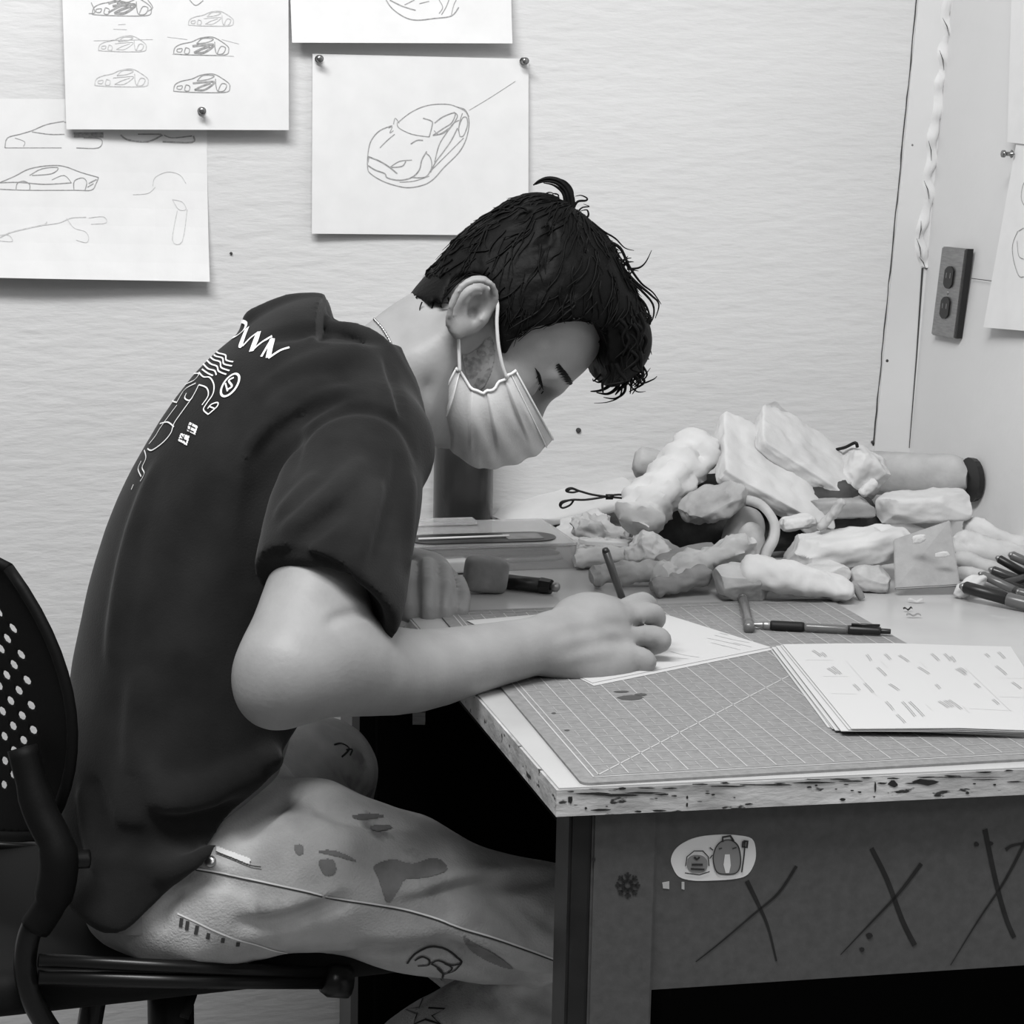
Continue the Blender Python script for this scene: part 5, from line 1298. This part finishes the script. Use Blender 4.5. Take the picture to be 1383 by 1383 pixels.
# --- front
lump('plaster_shell', 'pale block at the front of the heap on the mat edge', 'block', 1000, 786, 1.90, (.058, .045, .036), 2, 0, 0, 1, .004, 34, 41, 5, G_)
roll('plaster_shell', 'curved white shell-like piece lying over the mat edge', 'shell', [(1000, 782, 1.905), (1040, 785, 1.90), (1085, 792, 1.90), (1130, 803, 1.90), (1150, 812, 1.90)], lambda f: .020-.011*f, 3, .003, 40, 42, 1.4, group=G_)
roll('knobbly_roll', 'knobbly white roll slanting in front of the grey wedge', 'roll', [(885, 795, 1.91), (920, 775, 1.93), (965, 757, 1.94), (1015, 742, 1.96)], lambda f: .014+.002*math.sin(f*17), 0, .006, 60, 43, group=G_)
roll('knobbly_roll', 'lower grey-white stick roll ending above the writing hand', 'roll', [(797, 792, 1.94), (840, 786, 1.95), (890, 785, 1.95), (960, 786, 1.93)], lambda f: .011+.0015*math.sin(f*23), 1, .004, 60, 44, group=G_)
roll('knobbly_roll', 'dim grey roll in shade under the slanting knobbly roll', 'roll', [(880, 802, 1.90), (915, 795, 1.91), (960, 782, 1.92)], .010, 2, .004, 50, 45, group=G_)
roll('knobbly_roll', 'pale stick roll behind the clear case front', 'roll', [(775, 770, 2.02), (820, 764, 2.03), (870, 768, 2.03)], .011, 0, .003, 60, 46, group=G_)
lump('crumpled_paper', 'crumpled white and grey paper right of the clear case', 'paper', 822, 746, 2.06, (.082, .05, .022), 4, 0, 0, 0, .009, 50, 47, 4, G_, crumple=.7)
lump('crumpled_paper', 'narrow pale fold lying across the crumpled paper by the case', 'paper', 820, 733, 2.05, (.072, .018, .007), 1, 0, 0, 3, .001, 50, 48, 5, G_)
# --- right
bm = bmesh.new(); q = [W(1207, 728, 2.225), W(1283, 702, 2.235), W(1297, 790, 2.195), W(1209, 795, 2.185)]; nn = (q[1]-q[0]).cross(q[3]-q[0]).normalized()
if nn.y > 0: nn = -nn
prism(bm, q, [p-nn*.006 for p in q]); lo = min(v.co.z for v in bm.verts)
for v in bm.verts: v.co.z += max(0, TZ+.0005-lo)
bmesh.ops.bevel(bm, geom=bm.edges[:], offset=.0012, segments=2, affect='EDGES')
card = bobj('square_card', bm, M_wood); tag(card, 'square grey card tile leaning at the front right of the heap', 'tile')
lump('paper_scrap', 'small torn white scrap stuck on the face of the square card', 'scrap', 1272, 749, 1.93, (.017, .0022, .006), -5, 0, 0, 3, .0012, 120, 49, 2.5)
lump('paper_scrap', 'small torn white scrap at the end of the long rough chunk', 'scrap', 1240, 728, 1.93, (.017, .003, .009), -12, 0, 0, 3, .0015, 120, 50, 2.5)
roll('plaster_roll', 'upper white roll slanting to the right edge, behind the others', 'roll', [(1305, 693, 2.14), (1345, 715, 2.12), (1400, 735, 2.10)], .013, 3, .003, 50, 51, group='white rolls at the right edge')
roll('plaster_roll', 'thick white roll right of the square card top', 'roll', [(1288, 716, 2.06), (1325, 733, 2.05), (1400, 748, 2.04)], .016, 0, .004, 45, 52, group='white rolls at the right edge')
roll('plaster_roll', 'thin pale roll just above the heap of pens', 'roll', [(1292, 738, 2.02), (1330, 752, 2.00), (1375, 765, 1.99)], .010, 1, .0015, 50, 53, group='white rolls at the right edge')
roll('plaster_roll', 'thin pale roll partly under the pens, lowest of the right rolls', 'roll', [(1290, 760, 1.98), (1320, 765, 1.97), (1360, 778, 1.96)], .008, 1, .0015, 50, 54, group='white rolls at the right edge')
roll('paper_twist', 'pointed white paper twist left of the pens', 'paper', [(1290, 792, 1.925), (1310, 780, 1.93), (1335, 768, 1.94)], lambda f: .0025+.006*math.sin(PI*f), 3, .003, 70, 55)
# --- wire tool
M_wire = mat('black_wire', .01, .4, metal=.3)
we = empty('wire_tool', W(820, 672, HY(2.07)), 'black wire modelling tool with two end loops on the pale cloth', 'tool')
for pts in ([(765, 664), (772, 660), (782, 663), (800, 668), (822, 671), (850, 674), (862, 680)], [(757, 684), (760, 679), (772, 675), (790, 675), (812, 672), (836, 668), (860, 672)]):
    bm = bmesh.new(); tube(bm, smoothline([W(x, y, HY(2.06)) for x, y in pts], 4), .0014, 8); bobj('wire_arm', bm, M_wire, we, True)
for pts in ([(782, 663), (774, 665), (766, 664), (765, 661), (772, 659), (782, 663)], [(775, 675), (770, 682), (760, 686), (756, 682), (760, 677), (775, 675)]):
    bm = bmesh.new(); tube(bm, smoothline([W(x, y, HY(2.06)) for x, y in pts], 4), .0013, 8); bobj('wire_loop', bm, M_wire, we, True)
bm = bmesh.new(); tube(bm, [W(818, 671, HY(2.058)), W(828, 671, HY(2.058))], .0035, 8); bobj('joint', bm, M_wire, we, True)
bm = bmesh.new(); tube(bm, smoothline([W(1130, 607, HY(2.17)), W(1142, 604, HY(2.16)), W(1155, 598, HY(2.15)), (W(1158, 604, HY(2.15)))], 4), .0022, 8); o = bobj('dark_clip', bm, M_wire, None, True); tag(o, 'thin dark clip poking up behind the crumpled wrap', 'clip')
# --- pens at the right edge
M_penc = [M_black, mat('pen_grey', .10, .3, spec=.5), mat('pen_dark', .03, .3, spec=.5)]
def pen(label, a, b, r=.0045, m=0, cap=True, group=None, name='pen', tipm=None):
    A, B = W(a[0], a[1], HY(a[2])), W(b[0], b[1], HY(b[2])); r *= 1.12
    lo = min(A.z, B.z)-r-TZ
    if lo < .03: A.z += max(.0004-lo, -.01*0); B.z += max(0, .0004-lo)
    d = B-A; e = empty(name, A, label, 'pen', group)
    bm = bmesh.new(); tube(bm, [A+d*.06, A+d*.08, A+d*.62], [r*.85, r, r], 12); bobj('barrel', bm, M_penc[m], e, True)
    bm = bmesh.new(); tube(bm, [A, A+d*.03, A+d*.062], [r*.35, r*.6, r*.8], 12); bobj('tip', bm, tipm or M_steel, e, True)
    bm = bmesh.new(); tube(bm, [A+d*.625, A+d*.64, A+d*.98, B], [r*1.08, r*1.12, r*1.1, r*.8], 12); bobj('cap', bm, M_penc[(m+1) % 3], e, True)
    return e
PG = 'pens piled at the right edge of the table'
for i, (a, b, r, m, lb) in enumerate([((1296, 797, 1.915), (1400, 826, 1.87), .0065, 0, 'thick black marker, frontmost of the pens piled at right'), ((1335, 768, 1.96), (1420, 800, 1.94), .005, 2, 'dark pen lying just above the frontmost marker'),
    ((1322, 774, 1.95), (1400, 812, 1.90), .0045, 1, 'grey pen crossing over the front marker'), ((1345, 752, 1.97), (1410, 790, 1.95), .0045, 0, 'black pen high in the pile beside the thin rolls'), ((1350, 790, 1.93), (1420, 770, 1.97), .0045, 2, 'dark pen lying crosswise in the pile'),
    ((1362, 748, 1.98), (1425, 776, 1.97), .005, 1, 'grey pen topmost at the right frame edge'), ((1340, 782, 1.94), (1410, 806, 1.91), .004, 0, 'thin black pen in the middle of the pile'), ((1372, 800, 1.91), (1420, 815, 1.90), .0045, 1, 'grey pen end low at the right frame edge')]):
    pen(lb, a, b, r, m, group=PG)
# --- shavings
for i, (x, y, w_, lb) in enumerate([(1237, 812, .019, 'pale curled shaving, farthest of three on the table'), (1226, 824, .011, 'dark shaving in the middle of three on the table'), (1234, 833, .016, 'thin grey shaving, nearest of three on the table')]):
    c = PZ(x, y, TZ+.002); bm = bmesh.new(); prev = None
    for k in range(9):
        t = k/8-.5; p = c+Vector((t*w_, -.004*math.cos(t*3+i)-t*.004*i, .0012+.0012*math.sin(k*1.2)))
        cur = [bm.verts.new(v) for v in (p+Vector((0, -.0012, 0)), p+Vector((0, .0014, .0016)), p+Vector((0, .0014, .0008)))]
        if prev:
            for q in range(3): bm.faces.new((prev[q], prev[(q+1) % 3], cur[(q+1) % 3], cur[q]))
        prev = cur
    o = bobj('shaving', bm, [M_pl[1], M_black, M_pl[2]][i], None); tag(o, lb, 'shaving')
# ---------------------------------------------------------------- mat pen, clear cap
M_grip = mat('rubber_grip', .006, .6)
A, B = PZ(1012, 843, MZ+.0055), PZ(1203, 853, MZ+.0055); d = B-A
pe = empty('gel_pen', A, 'clear retractable pen with black grip lying on the cutting mat', 'pen')
def seg(nm, t0, t1, r0, r1, m, par=pe, A=A, d=d, n=16):
    bm = bmesh.new(); tube(bm, [A+d*t0, A+d*(t0+(t1-t0)*.08), A+d*(t0+(t1-t0)*.92), A+d*t1], [r0*.9, r0, r1, r1*.9], n); return bobj(nm, bm, m, par, True)
seg('tip', .0, .10, .0014, .0038, M_steel); seg('collar', .10, .15, .0042, .0046, M_steel); seg('grip', .15, .39, .0054, .0054, M_grip); seg('barrel', .39, .70, .0047, .0047, M_smoke); seg('refill', .38, .71, .0018, .0018, M_penc[1])
seg('upper_barrel', .70, .93, .0050, .0046, M_black); seg('button', .93, 1.0, .0030, .0028, M_black)
bm = bmesh.new(); tube(bm, [A+d*.72+Vector((0, -.002, .006)), A+d*.92+Vector((0, -.002, .0065))], .0014, 8); bobj('clip', bm, M_black, pe, True)
A2, B2 = PZ(1003, 806, MZ+.005), PZ(1012, 849, MZ+.005); d2 = B2-A2
ce2 = empty('glue_vial', A2, 'clear plastic vial with dark ends beside the pen tip on the mat', 'vial')
seg('vial_body', .08, .88, .0055, .0055, M_smoke, ce2, A2, d2); seg('end_cap', -.05, .09, .0052, .006, M_penc[1], ce2, A2, d2); seg('end_cap', .86, 1.0, .0062, .006, M_penc[1], ce2, A2, d2)
# ---------------------------------------------------------------- papers on the table
def flatsheet(name, quad, z, label, cat='paper', m=None, lift=None, parent=None, group=None, nx=16, ny=12, th=.0003):
    P = [PZ(x, y, z) for x, y in quad]; bm = bmesh.new(); g = []
    for j in range(ny+1):
        row = []
        for i in range(nx+1):
            u, v = i/nx, j/ny; p = P[0]*(1-u)*(1-v)+P[1]*u*(1-v)+P[2]*u*v+P[3]*(1-u)*v
            p.z = z+(lift(u, v) if lift else 0); row.append(bm.verts.new(p))
        g.append(row)
    fs = [bm.faces.new((g[j][i], g[j][i+1], g[j+1][i+1], g[j+1][i])) for j in range(ny) for i in range(nx)]
    r_ = bmesh.ops.extrude_face_region(bm, geom=fs)
    for v in [x for x in r_['geom'] if isinstance(x, bmesh.types.BMVert)]: v.co.z -= th
    o = bobj(name, bm, m or M_print, parent); tag(o, label, cat, group); return o
flatsheet('drawing_sheet', [(630, 838), (862, 818), (1041, 874), (800, 922)], MZ+.0012, 'white drawing sheet being drawn on under the right hand', nx=8)
flatsheet('drawing_sheet', [(640, 842), (866, 824), (1046, 877), (802, 926)], MZ+.0006, 'white sheet peeking out under the sheet being drawn on', nx=8)
ds = bpy.data.objects['drawing_sheet']
bm = bmesh.new(); T_ = bvh(ds)
for a in ([(955, 862), (975, 866), (1000, 872)], [(965, 858), (990, 864), (1012, 868)], [(975, 872), (985, 874), (1000, 878)], [(972, 855), (984, 858)], [(990, 868), (1015, 874)], [(960, 868), (980, 873)], [(905, 880), (925, 885), (945, 888)], [(915, 889), (930, 890)]): stroke_on(bm, T_, a, 1.3, .0004)
bobj('pencil_lines', bm, M_pencil2, ds)
base_q = [(1057, 870), (1365, 873), (1440, 988), (1150, 984)]
offs = [((-16, 8), (0, 4), (0, 10), (-32, -2)), ((-12, 6), (0, 3), (0, 8), (-26, 0)), ((-15, 4), (0, 2), (0, 6), (-22, 2)), ((-6, 4), (0, 2), (0, 5), (-10, 0)), ((-9, 2), (0, 1), (0, 3), (-14, 3)), ((-3, 1), (0, 1), (0, 2), (-4, 1)), ((0, 0), (0, 0), (0, 0), (0, 0))]
nm_ = ['lowest', 'second from the bottom', 'third from the bottom', 'middle', 'third from the top', 'second from the top', 'topmost']
notes = []
for k, of in enumerate(offs):
    q = [(b[0]+o_[0], b[1]+o_[1]) for b, o_ in zip(base_q, of)]
    notes.append(flatsheet('note_sheet', q, MZ+.0010+k*.0011, 'printed note sheet, %s of the stack on the mat corner' % nm_[k], lift=lambda u, v, k=k: .0007*k*(.5-abs(u-.5))*1.0+.0006*math.sin(u*6+k)*(1-v)*.5, group='stack of note sheets', th=.0006))
T_ = bvh(notes[-1]); bm = bmesh.new()
def nc(u, v): return 980+u/3.4318, 660+v/3.4318
lines_ = [[(400, 752), (440, 780)], [(440, 762), (462, 782)], [(650, 772), (670, 800)], [(735, 770), (760, 795)], [(800, 775), (845, 805)], [(950, 768), (985, 800)], [(1010, 768), (1040, 800)], [(1040, 780), (1060, 806)], [(1200, 768), (1218, 784)], [(1260, 760), (1290, 790)],
 [(470, 835), (510, 862)], [(490, 828), (530, 862)], [(700, 832), (740, 870)], [(890, 830), (940, 862)], [(1065, 838), (1110, 866)], [(1080, 832), (1112, 856)], [(1250, 825), (1298, 865)], [(590, 910), (618, 938)], [(640, 905), (680, 948)], [(755, 908), (800, 938)], [(970, 910), (990, 930)], [(1150, 905), (1175, 925)], [(1325, 900), (1365, 930)],
 [(740, 990), (775, 1030)], [(790, 1050), (828, 1088)], [(815, 990), (875, 1058)], [(848, 990), (915, 1058)], [(985, 988), (1030, 1018)], [(1010, 985), (1050, 1015)], [(1030, 982), (1090, 1025)], [(1235, 980), (1262, 1003)]]
for a, b in lines_:
    for s_ in (0, 7): stroke_on(bm, T_, [nc(a[0]+s_, a[1]-s_*.5), nc((a[0]+b[0])/2+s_+2, (a[1]+b[1])/2-s_*.5), nc(b[0]+s_, b[1]-s_*.5)], 1.1, .0004, sub=2)
bobj('printed_text', bm, M_pencil, notes[-1])['kind'] = 'stuff'
bm = bmesh.new()
for l in [[(370, 795), (1383, 800)], [(450, 870), (1383, 880)], [(490, 950), (1383, 968)], [(560, 800), (700, 960)], [(720, 800), (960, 1030)], [(900, 800), (1130, 1040)], [(1110, 830), (1320, 1030)], [(1130, 1020), (1330, 1030)]]: stroke_on(bm, T_, [nc(*l[0]), nc((l[0][0]+l[1][0])/2, (l[0][1]+l[1][1])/2), nc(*l[1])], .8, .0003, sub=3)
bobj('printed_table_lines', bm, mat('faint_print', .5, .8), notes[-1])
# ---------------------------------------------------------------- pencil in the hand
a, b = PZ(862, 872, MZ+.002), W(817, 741, 1.885); pd = b-a
pe = empty('pencil', a, 'short dark pencil held upright in the right hand', 'pencil')
for nm, t0, t1, r0, r1, m in (('lead', 0, .05, .0005, .001, M_dark), ('wood_cone', .05, .14, .001, .0036, M_wood), ('barrel', .14, .97, .0038, .0040, M_penc[2]), ('end', .97, 1, .0040, .0030, M_black)):
    bm = bmesh.new(); tube(bm, [a+pd*t0, a+pd*(t0+t1)/2, a+pd*t1], [r0, (r0+r1)/2 if nm != 'barrel' else r1, r1], 10); bobj(nm, bm, m, pe, True)
# ---------------------------------------------------------------- eraser, marker, case, bottle
o = lump('putty_eraser', 'grey rounded eraser block right of the resting fist', 'eraser', 656, 782, 2.165, (.050, .032, .040), 6, 10, 0, M_eraser, .001, 40, 61, 5, raw=True, fac=0)
lump('white_eraser', 'small white block behind the grey eraser', 'eraser', 606, 758, 2.27, (.046, .03, .016), -2, 10, 0, 3, .001, 40, 62, 7, raw=True, fac=0)
A, B = PZ(680, 785, TZ+.009), PZ(752, 793, TZ+.009); d = B-A
me_ = empty('black_marker', A, 'black marker lying right of the grey eraser, cap towards the hand', 'marker')
bm = bmesh.new(); tube(bm, [A, A+d*.7], .0088, 16); bobj('barrel', bm, M_black, me_, True)
bm = bmesh.new(); tube(bm, [A+d*.7, A+d*.74, A+d*.9], [.0095, .0095, .0085], 8); bobj('cap', bm, M_black, me_, False)
bm = bmesh.new(); bmesh.ops.create_icosphere(bm, subdivisions=2, radius=.0062, matrix=Matrix.Translation(A+d*.97)); bobj('cap_ring', bm, M_steel, me_, True)
# clear case
c0 = PZ(778, 770); cxd = (PZ(560, 776)-c0).normalized(); cxd = -BD
fl_ = PZ(778, 768); L_, D_, H_ = .205, .165, .029
ce = empty('pencil_case', fl_, 'clear plastic case with dark slots and pencils beside the heap', 'case')
dv = -BN
bm = bmesh.new()
o_ = fl_; t_ = .002
for q in ((o_, cxd*L_, dv*D_, UZ*t_), (o_, cxd*L_, dv*t_, UZ*H_), (o_+dv*(D_-t_), cxd*L_, dv*t_, UZ*H_), (o_, cxd*t_, dv*D_, UZ*H_), (o_+cxd*(L_-t_), cxd*t_, dv*D_, UZ*H_)): box(bm, *q)
bobj('case_body', bm, M_cloudy, ce)
bm = bmesh.new(); box(bm, o_+UZ*(H_+.0005)-cxd*.001-dv*.001, cxd*(L_+.002), dv*(D_+.002), UZ*.003); bobj('lid', bm, M_cloudy, ce)
bm = bmesh.new(); r0 = o_+UZ*(H_+.0036)
def rr(p0, p1, x0, y0, x1, y1, z, n=5):
    out = []
    r_ = min(x1-x0, y1-y0)*.49
    for cx_, cy_, a0_ in ((x1-r_, y0+r_, -90), (x1-r_, y1-r_, 0), (x0+r_, y1-r_, 90), (x0+r_, y0+r_, 180)):
        for k in range(n+1): a = R(a0_+90*k/n); out.append(p0+cxd*(cx_+r_*math.cos(a))+dv*(cy_+r_*math.sin(a))+UZ*z)
    return out
prism(bm, rr(r0, 0, .016, .012, .200, .072, 0, 8), rr(r0, 0, .016, .012, .200, .072, .0012, 8)); lid_in = bobj('lid_slot', bm, M_black, ce)
bm = bmesh.new(); tube(bm, [r0+cxd*.075+dv*.040+UZ*.003, r0+cxd*.19+dv*.036+UZ*.003], .0015, 6); bobj('slot_rib', bm, M_strap, ce, True)
bm = bmesh.new(); box(bm, r0+cxd*.035+dv*.024+UZ*.0012, cxd*.045, dv*.035, UZ*.001); bobj('slot_insert', bm, M_eraser, ce)
for k, (v0, rr_, mm) in enumerate([(.018, .004, M_steel), (.032, .005, M_penc[1]), (.05, .004, M_pl[1]), (.07, .006, M_pl[0])]):
    e_ = None
    a_ = o_+dv*v0+cxd*.012+UZ*(.006+.006*k*.5+rr_); bm = bmesh.new(); tube(bm, [a_, a_+cxd*.012, a_+cxd*(.15+.008*k)], [.001, rr_, rr_], 8); o2 = bobj('stored_pencil', bm, mm, None, True)
    tag(o2, ['silver pencil nearest the front inside the clear case', 'dark pencil second from the front inside the clear case', 'pale stick third from the front inside the clear case', 'white stick at the rear inside the clear case'][k], 'pencil')
# scale ruler lying on the case, in front of the bottle
bm = bmesh.new(); q0 = o_+UZ*(H_+.0055)+dv*.125+cxd*.095
box(bm, q0, cxd*.11, dv*.03, UZ*.004); rl = bobj('clear_ruler', bm, M_cloudy); tag(rl, 'clear flat strip lying on the case in front of the dark bottle', 'ruler')
bm = bmesh.new()
# dark bottle behind
bb = W(625, 697, 2.52); bb.z = TZ+.0005
zt2 = W(625, 590, 2.52).z; rad = .0395
be = empty('dark_bottle', bb, 'dark bottle standing on the table behind the face mask', 'bottle')
M_bot = mat('dark_bottle', .022, .25, var=.3, vscale=9, spec=.5)
bm = bmesh.new(); tube(bm, [bb, bb+UZ*.003, bb+UZ*.10, bb+UZ*(.165)], [rad*.95, rad, rad, rad], 32); bobj('bottle_body', bm, M_bot, be, True)
bm = bmesh.new(); tube(bm, [bb+UZ*.165, bb+UZ*.168, bb+UZ*.19, bb+UZ*.192], [rad*.9, rad*.93, rad*.93, rad*.8], 32); bobj('bottle_lid', bm, M_black, be, True)
# small pale thing under the table
bm = bmesh.new(); c = W(566, 970, 2.05); box(bm, c-Vector((.007, .005, .006)), (.014, 0, 0), (0, .01, 0), (0, 0, .014)); o = bobj('table_bracket', bm, M_steel, te)
# ================================================================ light and camera
w = bpy.data.worlds.new('World'); bpy.context.scene.world = w; w.use_nodes = True
w.node_tree.nodes['Background'].inputs[0].default_value = (1, 1, 1, 1); w.node_tree.nodes['Background'].inputs[1].default_value = .12
def area(name, loc, target, sx, sy, power):
    l = bpy.data.lights.new(name, 'AREA'); l.shape = 'RECTANGLE'; l.size = sx; l.size_y = sy; l.energy = power
    o = bpy.data.objects.new(name, l); C.objects.link(o); o.location = loc
    o.rotation_euler = (Vector(target)-Vector(loc)).to_track_quat('-Z', 'Y').to_euler(); return o
area('ceiling_light', (-.35, .9, 2.55), (-.1, 2.0, .8), 1.3, .4, 44)
area('ceiling_light', (.5, -.3, 2.6), (.2, 1.9, .9), 1.2, .6, 8)
cam = bpy.data.cameras.new('camera'); co = bpy.data.objects.new('camera', cam); C.objects.link(co)
cam.sensor_width = 36; cam.lens = FPX/1383*36; cam.clip_start = .05
co.matrix_world = Matrix((( CR.x, CU.x, -CF.x, 0), (CR.y, CU.y, -CF.y, 0), (CR.z, CU.z, -CF.z, CZ), (0, 0, 0, 1)))
sc = bpy.context.scene; sc.camera = co
sc.view_settings.view_transform = 'Standard'; sc.view_settings.look = 'None'; sc.view_settings.gamma = 1
sc.view_settings.exposure = 0.35
